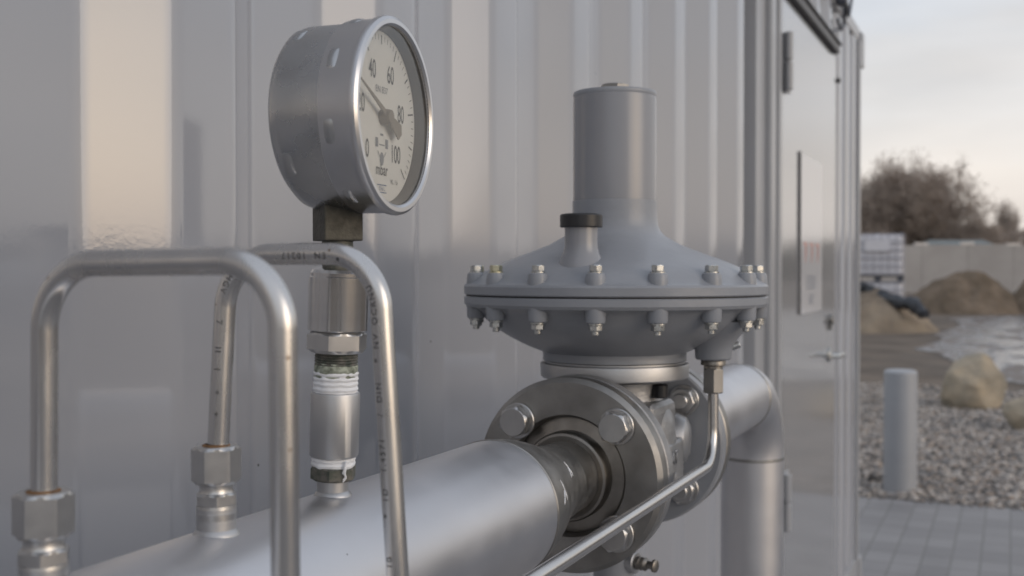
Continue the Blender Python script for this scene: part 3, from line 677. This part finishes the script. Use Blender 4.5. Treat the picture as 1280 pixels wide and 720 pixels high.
# pointer: blade, hub and tail
PA = R(-66); s, c = math.sin(PA), math.cos(PA)
pbm = B()
def pt(u_, v_, h): return GC + GN * h + GR * (s * u_ + c * v_) + GU * (c * u_ - s * v_)
def plate(b, pts2, h0, h1):
    top = [b.verts.new(pt(u_, v_, h1)) for u_, v_ in pts2]; bot = [b.verts.new(pt(u_, v_, h0)) for u_, v_ in pts2]
    b.faces.new(top); b.faces.new(list(reversed(bot)))
    for i in range(len(top)):
        j = (i + 1) % len(top); b.faces.new((top[i], top[j], bot[j], bot[i]))
plate(pbm, [(0.038, 0.0002), (0.0, 0.0017), (-0.008, 0.0034), (-0.0165, 0.0046), (-0.0190, 0.0), (-0.0165, -0.0046), (-0.008, -0.0034), (0.0, -0.0017), (0.038, -0.0002)], 0.0300, 0.0307)
lathe(pbm, GC, GN, [(0.0042, 0.0263), (0.0042, 0.0300), (0.0036, 0.0322), (0, 0.0324)], 32)
bmesh.ops.recalc_face_normals(pbm, faces=pbm.faces)
build('pointer', pbm, M['pointer'], gauge)
b = B()
mt = Matrix.Translation((GS.x, GS.y, 0)) @ Matrix.Rotation(R(52), 4, 'Z')
box(b, (-0.0108, -0.0108, 1.4160), (0.0108, 0.0108, 1.445), 0.0008, mt); build('stem_block', b, M['brass'], gauge)
b = B(); lathe(b, (GS.x, GS.y, 0), (0, 0, 1), [(0.0075, 1.3985), (0.0085, 1.403), (0.0085, 1.4158)], 40); build('stem', b, M['oxide'], gauge)

# ================================================================== REGULATOR
CX, CY = -0.34, 0.997
reg = thing('pressure_regulator', 'grey painted diaphragm pressure regulator with bolted round casing and tall spring housing', 'regulator', (CX, CY, AZ))
O = (CX, CY, 0); ZU = (0, 0, 1)
def Zp(y, d=1.065): return CAMZ + (338 - y) / F * d
# lower casing
b = B(); lathe(b, O, ZU, [(0.1395, 1.3766), (0.1408, 1.3756), (0.1408, 1.3700), (0.1390, 1.3673), (0.1330, 1.3660), (0.1265, 1.3618), (0.120, 1.3543), (0.110, 1.3458), (0.096, 1.3373), (0.082, 1.3303), (0.072, 1.3263), (0.0672, 1.3243), (0.0668, 1.3193), (0.0672, 1.3183), (0.0672, 1.3168), (0.05, 1.3163)], 160)
lower = build('lower_casing', b, M['blue'], reg)
# upper casing dome
b = B(); lathe(b, O, ZU, [(0.10, 1.3780), (0.1398, 1.3780), (0.1408, 1.3790), (0.1408, 1.3856), (0.1395, 1.3876), (0.1370, 1.3886), (0.1335, 1.3905), (0.1285, 1.3945), (0.122, 1.3992), (0.112, 1.4043), (0.098, 1.4100), (0.084, 1.4150), (0.071, 1.4198), (0.061, 1.4240), (0.0535, 1.4282), (0.0473, 1.4318), (0.0430, 1.4362), (0.0408, 1.4410), (0.0398, 1.4480), (0.0394, 1.4560), (0.0393, 1.4648)], 160)
upper = build('upper_casing', b, M['blue'], reg)
b = B(); lathe(b, O, ZU, [(0.13, 1.3763), (0.1387, 1.3766), (0.1387, 1.3780), (0.13, 1.3783)], 128); build('diaphragm_edge', b, M['gasket'], reg)
b = B(); lathe(b, O, ZU, [(0.0388, 1.4578), (0.0388, 1.5573), (0.0384, 1.5617)], 128); sh = build('spring_housing', b, M['blue2'], reg)
b = B(); lathe(b, O, ZU, [(0.0385, 1.5610), (0.0389, 1.5625), (0.0389, 1.5645), (0.0383, 1.5658), (0.015, 1.5690), (0, 1.5690)], 96); tp = build('top_cap', b, M['blue'], reg)
b = B(); hexnut(b, (CX, CY, 1.5685), (CX, CY, 1.5735), 0.0138); build('adjusting_plug', b, M['dullsteel'], tp)
b = B(); mt = Matrix.Translation((CX, CY, 0))
# vent stub with black cap
vd = (Vector((0, 0, 0)) - Vector((CX, CY, 0))).normalized(); vr = Vector((-vd.y, vd.x, 0))
VP = Vector((CX, CY, 0)) + vd * 0.090 - vr * 0.0285
b = B(); lathe(b, (VP.x, VP.y, 0), ZU, [(0.0225, 1.398), (0.0205, 1.405), (0.0180, 1.4100), (0.0160, 1.4140), (0.0146, 1.4190), (0.0142, 1.4240), (0.0142, 1.4390)], 48); st = build('vent_stub', b, M['blue2'], reg)
b = B(); lathe(b, (VP.x, VP.y, 0), ZU, [(0.0140, 1.4368), (0.0178, 1.4369), (0.0183, 1.4376), (0.0183, 1.4470), (0.0175, 1.4481), (0.014, 1.4487), (0, 1.4489)], 72)
for v in b.verts:
    pass
build('vent_cap', b, M['black'], st)
# casing bosses and bolts
ang0 = math.atan2(vd.y, vd.x); RBC = 0.1310
for k in range(16):
    a = ang0 + R(-6.8) * 1 + k * PI / 8
    c = Vector((CX + RBC * math.cos(a), CY + RBC * math.sin(a), 0))
    b = B(); lathe(b, c, ZU, [(0.0088, 1.3828), (0.0086, 1.3913), (0.0082, 1.3953), (0.0076, 1.3973), (0.0068, 1.3978), (0.0, 1.3978)], 32); build('boss', b, M['blue'], upper)
    b = B(); lathe(b, c, ZU, [(0.0088, 1.3698), (0.0084, 1.3588), (0.0078, 1.3566), (0.0, 1.3563)], 32); build('boss', b, M['blue'], lower)
    zm = M['yellowzinc'] if k in (13, 14, 15, 12) and k % 2 == 0 else M['zinc']
    b = B(); cyl(b, (c.x, c.y, 1.3978), (c.x, c.y, 1.3990), 0.0064, 28); hexnut(b, (c.x, c.y, 1.3990), (c.x, c.y, 1.4046), 0.0056, phase=k * 0.7)
    bo = build('casing_bolt', b, zm, reg)
    b = B(); cyl(b, (c.x, c.y, 1.3550), (c.x, c.y, 1.3562), 0.0066, 28); hexnut(b, (c.x, c.y, 1.3500), (c.x, c.y, 1.3550), 0.0058, phase=k * 1.3); cyl(b, (c.x, c.y, 1.3463), (c.x, c.y, 1.3503), 0.0030, 16, .0006)
    build('nut', b, M['zinc'], bo)
# collar under the casing
b = B(); lathe(b, O, ZU, [(0.05, 1.3160), (0.0655, 1.3160), (0.0655, 1.3146), (0.0690, 1.3138), (0.0695, 1.3123), (0.0690, 1.3016), (0.0670, 1.3001), (0.05, 1.2996)], 128); build('collar', b, M['satin2'], reg)
# side boss for the sensing line
SX, SY = -0.2455, 0.995
b = B(); lathe(b, (SX, SY, 0), ZU, [(0.036, 1.3548), (0.030, 1.3478), (0.0235, 1.3408), (0.0185, 1.3338), (0.0165, 1.3278), (0.0162, 1.3213), (0.0150, 1.3198), (0, 1.3198)], 56)
build('sensing_port', b, M['blue'], lower)
b = B(); cyl(b, (SX + 0.0155, SY + 0.004, 1.3308), (SX + 0.0225, SY + 0.006, 1.3338), 0.0032, 14, .0005); build('test_screw', b, M['zinc'], lower)
# valve body
b = B()
lathe(b, O, ZU, [(0.046, 1.2972), (0.044, 1.284), (0.046, 1.278), (0.052, 1.272), (0.056, 1.262), (0.058, 1.240), (0.058, 1.216), (0.054, 1.196), (0.046, 1.182), (0.040, 1.176), (0, 1.176)], 72)
lathe(b, (CX, 0.907, AZ), (0, 1, 0), [(0.050, 0.0), (0.043, 0.008), (0.040, 0.02), (0.045, 0.045), (0.052, 0.065), (0.055, 0.09), (0.052, 0.115), (0.045, 0.135), (0.040, 0.158), (0.043, 0.170), (0.050, 0.178)], 72)
body = build('valve_body', b, M['cast'], reg)
b = B(); box(b, (CX - 0.03, CY - 0.046, 1.243), (CX + 0.052, CY + 0.03, 1.281), 0.010, seg=3)
box(b, (CX + 0.04, CY - 0.04, 1.20), (CX + 0.0585, CY + 0.034, 1.243), 0.006, seg=3)
jitter(b, 0.0008, 90); build('body_shoulder', b, M['cast'], reg)
b = B(); lathe(b, (CX + 0.035, CY + 0.05, AZ + .01), (1, 0.15, 0), [(0.026, 0), (0.025, 0.012), (0.021, 0.020), (0.014, 0.0235), (0, 0.0245)], 40); build('side_plug', b, M['satin2'], reg)
b = B(); cyl(b, (CX + 0.048, CY - 0.012, 1.284), (CX + 0.048, CY - 0.012, 1.2965), 0.0075, 20, .001); build('bonnet_screw', b, M['black'], reg)
# raised casting marks
b = B()
for k, s_ in enumerate(('IAT', 'VI')):
    t_ = text_bm(s_, 0.017, 'CENTER', 0.0004)
    ge = bmesh.ops.extrude_face_region(t_, geom=t_.faces[:]); bmesh.ops.translate(t_, vec=(0, 0, 0.0012), verts=[v for v in ge['geom'] if isinstance(v, bmesh.types.BMVert)])
    merge(b, t_, Matrix.Translation((CX + 0.0584, CY - 0.004, 1.228 - k * 0.02)) @ Matrix.Rotation(R(90), 4, 'Z') @ Matrix.Rotation(R(90), 4, 'X'))
build('casting_mark', b, M['cast'], reg, smooth=False)
for y0 in (YF + 0.0185, 1.082):
    b = B(); lathe(b, (AX, y0, AZ), (0, 1, 0), [(0.044, 0), (0.0805, 0.0), (0.0825, 0.002), (0.0825, 0.0155), (0.0805, 0.0175), (0.044, 0.0175)], 128)
    f_ = build('flange', b, M['cast'] if y0 < 1 else M['blue'], reg)
    if y0 > 1: bolt_set(1.0818, -1, f_, 0, nut_only=True)
b = B(); lathe(b, (AX, YF + 0.0172, AZ), (0, 1, 0), [(0.03, 0), (0.079, 0), (0.079, 0.0016), (0.03, 0.0016)], 96); build('gasket', b, M['gasket'], reg)
b = B(); lathe(b, (AX, 1.0998, AZ), (0, 1, 0), [(0.03, 0), (0.0815, 0), (0.0815, 0.0022), (0.03, 0.0022)], 96); build('gasket', b, M['gasket'], reg)
# bottom cover with a small test nipple
b = B(); lathe(b, O, ZU, [(0.036, 1.182), (0.036, 1.176), (0.034, 1.152), (0.022, 1.148), (0.0195, 1.146), (0.0195, 1.112), (0.017, 1.109), (0, 1.109)], 72); bc = build('bottom_cover', b, M['blue'], reg)
TD = Vector((0.93, -0.22, 0.0)).normalized(); TP = Vector((CX, CY, 1.129)) + TD * 0.0095
b = B()
lathe(b, TP, TD, [(0.010, 0), (0.010, 0.0145), (0.009, 0.0155)], 32); build('test_port', b, M['satin2'], bc)
b = B(); lathe(b, TP, TD, [(0.0045, 0.0145), (0.0062, 0.0165), (0.0055, 0.0185), (0.0062, 0.0205), (0.0055, 0.0225), (0.0062, 0.0245), (0.0052, 0.026), (0.0036, 0.027), (0.0036, 0.0315), (0.0058, 0.033), (0.0058, 0.0355), (0.004, 0.0365), (0, 0.0365)], 28); build('test_nipple', b, M['darksteel'], bc)

# ================================================================== SENSING LINE
sl = thing('sensing_line', 'thin stainless sensing line running from under the regulator casing towards the viewer', 'tube', (SX, SY, 1.30))
b = B(); sweep(b, round_path([(SX, SY, 1.305), (SX, SY, 1.226), (-0.2365, 0.512, 1.232), (-0.2365, 0.512, 0.61)], [0.032, 0.02], 14), 0.0048, 32); build('tube', b, M['tube2'], sl)
b = B(); lathe(b, (SX, SY, 0), ZU, [(0.0108, 1.3196), (0.0112, 1.3188), (0.0112, 1.3150), (0.0085, 1.3140), (0.0085, 1.3115)], 36); build('fitting', b, M['darksteel'], sl)
b = B(); hexnut(b, (SX, SY, 1.2895), (SX, SY, 1.3123), 0.0098, u=(0.95, 0.3, 0)); build('compression_nut', b, M['dullsteel'], sl)

# ================================================================== OUTLET PIPE
outp = thing('outlet_pipe', 'satin stainless outlet pipe turning down through an elbow behind the regulator', 'pipe', (AX, 1.610, 0.006))
b = B(); lathe(b, (AX, 1.1022, AZ), (0, 1, 0), [(0.044, 0), (0.0805, 0.0), (0.0825, 0.002), (0.0825, 0.0155), (0.0805, 0.0175), (0.040, 0.0175), (0.034, 0.03), (0.031, 0.045)], 128); f2 = build('flange', b, M['dullsteel'], outp)
for k in range(4):
    a = PI / 4 + k * PI / 2; c = Vector((AX + 0.0625 * math.cos(a), 0, AZ + 0.0625 * math.sin(a)))
    bb_ = B(); hexnut(bb_, c + Vector((0, 1.120, 0)), c + Vector((0, 1.131, 0)), 0.0138, phase=k); build('bolt', bb_, M['nut'], f2)
R2 = 0.0445; EY = 1.610; ER = 0.095
pr = [(0.0312, 1.147)]
for k in range(11):
    t = k / 10; s_ = t * t * (3 - 2 * t); pr.append((0.0315 + (R2 - 0.0315) * s_, 1.152 + 0.08 * t))
pr += [(R2 + 0.0006, 1.2335), (R2, 1.235)]
b = B(); lathe(b, (AX, 0, AZ), (0, 1, 0), pr, 96); build('reducer', b, M['dullsteel'], outp)
b = B(); cyl(b, (AX, 1.235, AZ), (AX, EY - ER, AZ), R2, 96); build('pipe', b, M['satin'], outp)
b = B(); sweep(b, [Vector((AX, EY - ER + ER * math.sin(t * PI / 48), AZ - ER + ER * math.cos(t * PI / 48))) for t in range(25)], R2 + 0.0003, 96); build('elbow', b, M['satin'], outp)
b = B(); cyl(b, (AX, EY, AZ - ER - 0.001), (AX, EY, 0.006), R2, 96); build('pipe', b, M['satin'], outp)
for (o_, d_) in (((AX, EY - ER, AZ), (0, 1, 0)), ((AX, EY, AZ - ER), (0, 0, 1))):
    b = B(); lathe(b, o_, d_, [(R2 - 0.0005, -0.003), (R2 + 0.0011, -0.0012), (R2 + 0.0011, 0.0012), (R2 - 0.0005, 0.003)], 96, cap=False); jitter(b, 0.0003, 200); build('weld_bead', b, M['dullsteel'], outp)
# support stand under the inlet pipe
sp = thing('pipe_support', 'ribbed grey support post standing under the inlet pipe near the flange', 'support', (AX, 0.745, 0.006))
b = B(); 
n_ = 96; ring = []
lathe(b, (AX, 0.742, 0), ZU, [(0.020, 0.02)] + [(0.020 + 0.0015 * (k % 2), 0.9 + 0.006 * k) for k in range(41)] + [(0.018, 1.150)], 48); build('post', b, M['cast'], sp)
b = B(); lathe(b, (AX, 0.742, 0), ZU, [(0.09, 0.006), (0.09, 0.02), (0.03, 0.021)], 48); build('base_plate', b, M['cast'], sp)
b = B(); box(b, (AX - 0.012, 0.732, 1.148), (AX + 0.012, 0.752, 1.1785), 0.003); build('saddle', b, M['cast'], sp)

# ================================================================== BACKGROUND THINGS
# bollard
bp_ = ground(1125, 614, 0.006)
bo = thing('bollard', 'plain light grey steel bollard standing at the edge of the gravel', 'bollard', bp_)
b = B(); prf = [(0.101, 0.0), (0.101, 0.745)] + [(0.101 - 0.022 * (1 - math.cos(k * PI / 12)), 0.745 + 0.022 * math.sin(k * PI / 12)) for k in range(1, 7)] + [(0.0, 0.770)]
lathe(b, bp_, ZU, prf, 64); build('post', b, M['bollard'], bo)
b = B(); lathe(b, bp_, ZU, [(0.125, -0.003), (0.125, 0.004), (0.102, 0.008)], 48); build('footing', b, M['concrete'], bo)
# boulders
def boulder(name, px, py, wpx, hpx, label, seed, squash=1.0, wide=None):
    p = ground(px, py); d = (p - Vector((0, 0, p.z))).length; k = (CAMZ) / ((py - 338) / F)
    W = wpx * k / F / 2 * 0.88; H = hpx * k / F * 0.94
    b = B(); bmesh.ops.create_icosphere(b, subdivisions=5, radius=1)
    for v in b.verts:
        c = v.co.copy(); n = noise.fractal(c * 1.1 + Vector((seed, 0, 0)), 0.8, 2.1, 5)
        # facet by a few planes
        for pl in range(9):
            rr = random.Random(seed * 31 + pl); q = Vector((rr.uniform(-1, 1), rr.uniform(-1, 1), rr.uniform(-.6, .9))).normalized()
            dd = c.dot(q) - rr.uniform(0.62, 0.82)
            if dd > 0: c -= q * dd * 0.9
        c *= 1 + n * 0.09
        v.co = Vector((c.x * W * 1.2, c.y * W * 1.1, (c.z + 0.62) / 1.42 * H * 1.12))
    bmesh.ops.transform(b, matrix=Matrix.Translation(Vector((p.x, p.y, -0.02))), verts=b.verts)
    o = build(name, b, M['stone'], loc=p, ang=60); tag(o, label, 'boulder', 'boulders on the gravel edge'); return o
boulder('boulder', 1217, 510, 80, 60, 'whole tan boulder sitting upright on the gravel behind the bollard', 4)
boulder('boulder', 1296, 538, 74, 48, 'lower tan boulder at the right edge of the photo on the gravel', 11)
for i, (px, py, s_) in enumerate(((1092, 604, 12),)):  # dark lump in place of the shadow in a small hole
    o = boulder('stone', px, py, 22, 14, 'small dark stone on the gravel left of the bollard foot', 21); o['category'] = 'stone'; del o['group']
    o.data.materials[0] = mat('hole_shadow_dark', (0.06, 0.055, 0.05), rough=0.8)
# heaps
def heap(name, px, base_py, wpx, hpx, m, label, seed, depth=0.9, group=None, z0=0.0):
    d = CAMZ / ((base_py - 338) / F); W = wpx * d / F / 2; H = hpx * d / F
    dirv = (ground(px, base_py) - Vector((0, 0, 0))).normalized(); c = ground(px, base_py) + dirv * W * depth * 0.55
    ux = Vector((dirv.y, -dirv.x, 0)); b = B(); n = 70; g = []
    for i in range(n + 1):
        row = []
        for j in range(n + 1):
            u, v = -1.15 + 2.3 * i / n, -1.15 + 2.3 * j / n; r = math.hypot(u, v)
            h = max(0, 1 - r ** 1.5) ** 0.9 * (1 + 0.25 * noise.noise(Vector((u * 1.6 + seed, v * 1.6, 0))))
            h += 0.07 * noise.fractal(Vector((u * 5 + seed, v * 5, 1)), 0.9, 2.1, 4) * min(1, h * 5)
            p = c + ux * u * W + dirv * v * W * depth; row.append(b.verts.new((p.x, p.y, h * H - 0.02 + 0.0)))
        g.append(row)
    for i in range(n):
        for j in range(n): b.faces.new((g[i][j], g[i + 1][j], g[i + 1][j + 1], g[i][j + 1]))
    bmesh.ops.recalc_face_normals(b, faces=b.faces)
    o = build(name, b, m, loc=(c.x, c.y, 0), ang=180); tag(o, label, 'soil heap', group); return o
heap('soil_heap', 1203, 392, 165, 53, M['heap'], 'wide brown soil heap in front of the concrete wall', 3, group='soil heaps in the yard')
heap('soil_heap', 1310, 393, 110, 58, M['heap'], 'darker soil heap cut off by the right edge of the photo', 8, group='soil heaps in the yard')
hp = heap('sand_heap', 1088, 415, 170, 52, M['sandheap'], 'pale sandy heap beside the container corner, under black sheeting', 5)
# black sheeting on the sandy heap
def sheeting():
    b = B(); keys = [(1070, 357, 26.6, .22), (1084, 363, 26.4, .26), (1096, 369, 26.2, .30), (1110, 374, 25.8, .26), (1124, 377, 25.4, .30), (1138, 380, 25.2, .27), (1150, 386, 25.0, .22), (1160, 393, 24.6, .13)]
    path = []; rs = []
    for (a, c) in zip(keys, keys[1:]):
        for k in range(8):
            t = k / 8; path.append(at(a[0] + (c[0] - a[0]) * t, a[1] + (c[1] - a[1]) * t, a[2] + (c[2] - a[2]) * t)); rs.append((a[3] + (c[3] - a[3]) * t) * 0.62)
    sweep(b, path, rs, 24)
    for v in b.verts: v.co += noise.noise_vector(v.co * 3.1) * 0.11 + noise.noise_vector(v.co * 9) * 0.04
    o = build('plastic_sheeting', b, M['tarp'], loc=path[20], ang=50); tag(o, 'crumpled black plastic sheeting draped down the side of the sandy heap', 'tarpaulin')
sheeting()
# stacked liquid tanks
def ibc(loc, rot, label):
    t = thing('caged_tank', label, 'tank', (0, 0, 0), group='stacked caged tanks')
    b = B(); box(b, (-.56, -.46, .16), (.56, .46, 1.10), .06, seg=3); box(b, (-.10, -.10, 1.09), (.10, .10, 1.14), .02); build('tank', b, M['plastic_white'], t)
    b = B()
    for z in (0.17, 0.36, 0.55, 0.74, 0.93, 1.12):
        for (p, q) in (((-.6, -.5), (.6, -.5)), ((.6, -.5), (.6, .5)), ((.6, .5), (-.6, .5)), ((-.6, .5), (-.6, -.5))): cyl(b, (*p, z), (*q, z), .012, 8)
    for k in range(8):
        x_ = -.6 + 1.2 * k / 7
        for y_ in (-.5, .5): cyl(b, (x_, y_, .14), (x_, y_, 1.13), .010, 8)
    for k in range(1, 6):
        y_ = -.5 + k / 6
        for x_ in (-.6, .6): cyl(b, (x_, y_, .14), (x_, y_, 1.13), .010, 8)
    build('cage', b, M['cage'], t)
    b = B()
    for x_ in (-.52, 0, .52): box(b, (x_ - .07, -.5, 0.0), (x_ + .07, .5, .10), .005)
    box(b, (-.6, -.5, .10), (.6, .5, .14), .005); build('pallet', b, M['darkplastic'], t)
    b = B(); box(b, (-.28, -.545, .72), (.28, -.515, .98)); build('label_plate', b, M['plastic_white'], t)
    t.location = loc; t.rotation_euler = (0, 0, rot); return t
ic = ground(1097, 411)
for k, (z_, lb) in enumerate(((0.0, 'lower white caged tank in the stack, mostly hidden by the sandy heap'), (1.145, 'upper white caged tank resting on another tank beside the container corner'))):
    ibc((ic.x - 0.05, ic.y + 0.5, z_), R(4), lb)
# concrete wall far away
wd = CAMZ / ((366 - 338) / F)
cwl = thing('concrete_wall', 'long pale precast concrete retaining wall across the far side of the yard', 'wall', tuple(ground(1180, 366)))
pa = ground(960, 366); pb_ = ground(1500, 366); vdir = (pb_ - pa).normalized(); nrm = Vector((vdir.y, -vdir.x, 0))
L_ = (pb_ - pa).length; np_ = 12; PX = [955 + 57.5 * i for i in range(11)]
MW = Matrix(((vdir.x, -vdir.y, 0, pa.x), (vdir.y, vdir.x, 0, pa.y), (0, 0, 1, 0), (0, 0, 0, 1)))
pw = L_ / ((1500 - 960) / 57.5); Hh = 0.0
for i in range(10):
    x0 = (1152 - 960) / 540 * L_ + (i - 4) * pw
    hh = wd * (338 - 306) / F + CAMZ + 0.03 * ((i * 7) % 3 - 1)
    b = B(); box(b, (x0 + 0.008, 0, -0.05), (x0 + pw - 0.008, 0.25, hh), 0.008, MW); build('panel', b, M['concrete'], cwl)
    b = B(); box(b, (x0 - 0.42, -0.02, hh - 0.02), (x0 + 0.42, 0.28, hh + 0.13), 0.03, MW); build('cap_block', b, M['pale'], cwl)
# shed roof beyond
sr = thing('shed', 'low shed with a green grey roof showing just above the far concrete wall', 'shed', tuple(ground(1208, 362)))
q0 = at(1160, 340, 82); q1 = at(1256, 340, 82); vv_ = (q1 - q0); vv_.z = 0; Ls = vv_.length; vv_.normalize()
MS = Matrix(((vv_.x, -vv_.y, 0, q0.x), (vv_.y, vv_.x, 0, q0.y), (0, 0, 1, 0), (0, 0, 0, 1)))
zt = CAMZ + (338 - 299) * 82 / F
b = B(); box(b, (0.3, 0, 0), (Ls - 0.3, 4, zt - 0.75), 0, MS); build('wall', b, M['concrete'], sr)
b = B()
pts_ = [(0, -0.3, zt - 0.7), (Ls, -0.3, zt - 0.7), (Ls - 0.8, 2, zt), (0.8, 2, zt), (0, 4.3, zt - 0.7), (Ls, 4.3, zt - 0.7)]
vv2 = [b.verts.new(MS @ Vector(p)) for p in pts_]
for f in ((0, 1, 2, 3), (3, 2, 5, 4), (0, 3, 4), (1, 5, 2), (0, 4, 5, 1)): b.faces.new([vv2[i] for i in f])
bmesh.ops.recalc_face_normals(b, faces=b.faces); build('roof', b, M['roof'], sr, smooth=False)

# trees
def tree(base, H, spread, label, seed, dens=1.0, name='bare_tree', tw=0.024, wide=1.0, keep=1.0, group='bare trees beyond the concrete wall'):
    rnd = random.Random(seed); seg_t = []; seg_c = []
    def grow(p, d, ln, r, lev):
        n = 3; q = p
        for k in range(n):
            nd = (d + Vector((rnd.gauss(0, .14), rnd.gauss(0, .14), rnd.gauss(0.02, .08)))).normalized()
            nq = q + nd * ln / n; r1 = r * (1 - 0.35 * (k + 1) / n)
            (seg_t if lev < 2 else seg_c).append((q, nq, r * (1 - 0.35 * k / n), r1)); q = nq; d = nd
            if lev < 6 and (k > 0 or lev > 0):
                for c in range(2 if lev < 3 else (2 if rnd.random() < .6 * dens else 1)):
                    ax = Vector((rnd.gauss(0, 1), rnd.gauss(0, 1), rnd.gauss(0, .6)))
                    ax = (ax - d * ax.dot(d)).normalized(); ang = rnd.uniform(.45, 1.0)
                    cdv = (d * math.cos(ang) + ax * math.sin(ang) * spread + Vector((0, 0, 0.12))).normalized()
                    if lev < 5 or rnd.random() < 0.8 * dens: grow(q, cdv, ln * rnd.uniform(.58, .76), r1 * .62, lev + 1)
        if lev < 5: grow(q, d, ln * .7, r * .6, lev + 1)
    for s_ in range(3):
        a = rnd.random() * 6.28
        grow(Vector(base) + Vector((rnd.gauss(0, .3), rnd.gauss(0, .3), 0)), Vector((math.cos(a) * .32 * spread, math.sin(a) * .32 * spread, 1)).normalized(), H * .30, H * .017, 0)
    if keep < 1: seg_c = [q for q in seg_c if rnd.random() < keep]
    if len(seg_c) > 30000: seg_c = rnd.sample(seg_c, 30000)
    t = thing(name, label, 'tree', tuple(base), group=group); ob = []
    for nm, sg, m in (('trunk', seg_t, M['bark']), ('crown', seg_c, M['twig'])):
        V = []; Fc = []
        for (p, q, r0, r1) in sg:
            r0 = max(r0, tw); r1 = max(r1, tw * .8); d = (q - p).normalized(); u, v, _ = frame_of(d); b0 = len(V); p = p - Vector(base); q = q - Vector(base)
            for k in range(3):
                an = k * 2.094; o_ = u * math.cos(an) + v * math.sin(an); V.append(p + o_ * r0); V.append(q + o_ * r1)
            for k in range(3):
                j = (k + 1) % 3; Fc.append((b0 + 2 * k, b0 + 2 * j, b0 + 2 * j + 1, b0 + 2 * k + 1))
        me = bpy.data.meshes.new(nm); me.from_pydata(V, [], Fc); me.materials.append(m); o = bpy.data.objects.new(nm, me); COL.objects.link(o); o.parent = t; ORG[o] = Vector(base); ob.append(o)
    # fit the tree to its height
    zs = sorted(v.co.z for v in ob[1].data.vertices); k = H / zs[int(len(zs) * 0.992)]
    t.scale = (k * wide, k * wide, k)
    return t
def tree_at(px, top_py, d, **kw):
    p = at(px, 338, d); H = CAMZ + (338 - top_py) * d / F
    return tree((p.x, p.y, 0), H, **kw)
tree_at(1147, 206, 96, wide=0.85, spread=0.9, label='tallest bare tree with a broad round crown behind the concrete wall', seed=2)
tree_at(1110, 222, 99, spread=1.1, label='bare tree left of the tallest one, half behind the container corner', seed=5)
tree_at(1168, 220, 100, wide=0.72, spread=0.85, label='bare tree on the right shoulder of the tall clump', seed=9)
tree_at(1078, 226, 104, spread=1.1, label='bare tree mostly hidden behind the container edge', seed=14)
tree_at(1203, 278, 94, wide=0.8, spread=1.1, label='low bare tree below the right side of the tall clump', seed=15, dens=1.1)
tree_at(1262, 254, 120, spread=0.35, wide=0.40, keep=0.09, label='slim pale lone tree near the right edge of the photo', seed=19, dens=0.25, tw=0.03)
def scrub(label, px0, px1, d, ytop, seed, n=9000):
    rnd = random.Random(seed); V = []; Fc = []
    for k in range(n):
        px = rnd.uniform(px0, px1); dd = d + rnd.uniform(-2, 5); top = CAMZ + (338 - ytop - 14 * noise.noise(Vector((px * .035, seed, 0))) - 4 * noise.noise(Vector((px * .2, seed, 0)))) * d / F
        p = at(px, 338, dd); z = top * rnd.random() ** .7; a = rnd.random() * 6.28; l = rnd.uniform(.3, .9)
        q = Vector((math.cos(a) * .35, math.sin(a) * .35, .9)).normalized() * l; s = Vector((math.sin(a), -math.cos(a), 0)) * rnd.uniform(.02, .05)
        b0 = len(V); c = Vector((p.x, p.y, z)); V += [c - s, c + s, c + q]; Fc.append((b0, b0 + 1, b0 + 2))
    me = bpy.data.meshes.new('scrub'); me.from_pydata(V, [], Fc); me.materials.append(M['twig']); o = bpy.data.objects.new('scrub', me); COL.objects.link(o)
    tag(o, label, 'scrub', kind='stuff')
scrub('low brown leafless scrub filling the gap behind the concrete wall', 1040, 1420, 98, 290, 4, 26000)
# far tree line all round the yard (seen in reflections)
def treeline():
    rnd = random.Random(12); V = []; Fc = []
    for k in range(26000):
        az = R(rnd.uniform(-10, 350)); 
        if -0.1 < az < 0.3 : pass
        d = rnd.uniform(150, 185); hmax = 4.0 + 2.5 * noise.noise(Vector((math.cos(az) * 6, math.sin(az) * 6, 0))) + 1.2 * noise.noise(Vector((math.cos(az) * 30, math.sin(az) * 30, 3)))
        z = rnd.random() ** .8 * hmax; a = rnd.random() * 6.28; s = rnd.uniform(.5, 1.6)
        c = Vector((math.sin(az) * d, math.cos(az) * d, z)); u = Vector((math.cos(az), -math.sin(az), 0)) * s; v = Vector((rnd.uniform(-.3, .3), rnd.uniform(-.3, .3), s * rnd.uniform(.5, 1)))
        b0 = len(V); V += [c - u, c + u, c + v, c - v * .7]; Fc += [(b0, b0 + 1, b0 + 2), (b0, b0 + 3, b0 + 1)]
    me = bpy.data.meshes.new('distant_woodland'); me.from_pydata(V, [], Fc); me.materials.append(M['hedge']); o = bpy.data.objects.new('distant_woodland', me); COL.objects.link(o)
    tag(o, 'distant dark woodland low on the horizon round the yard', 'woodland', kind='stuff')
treeline()
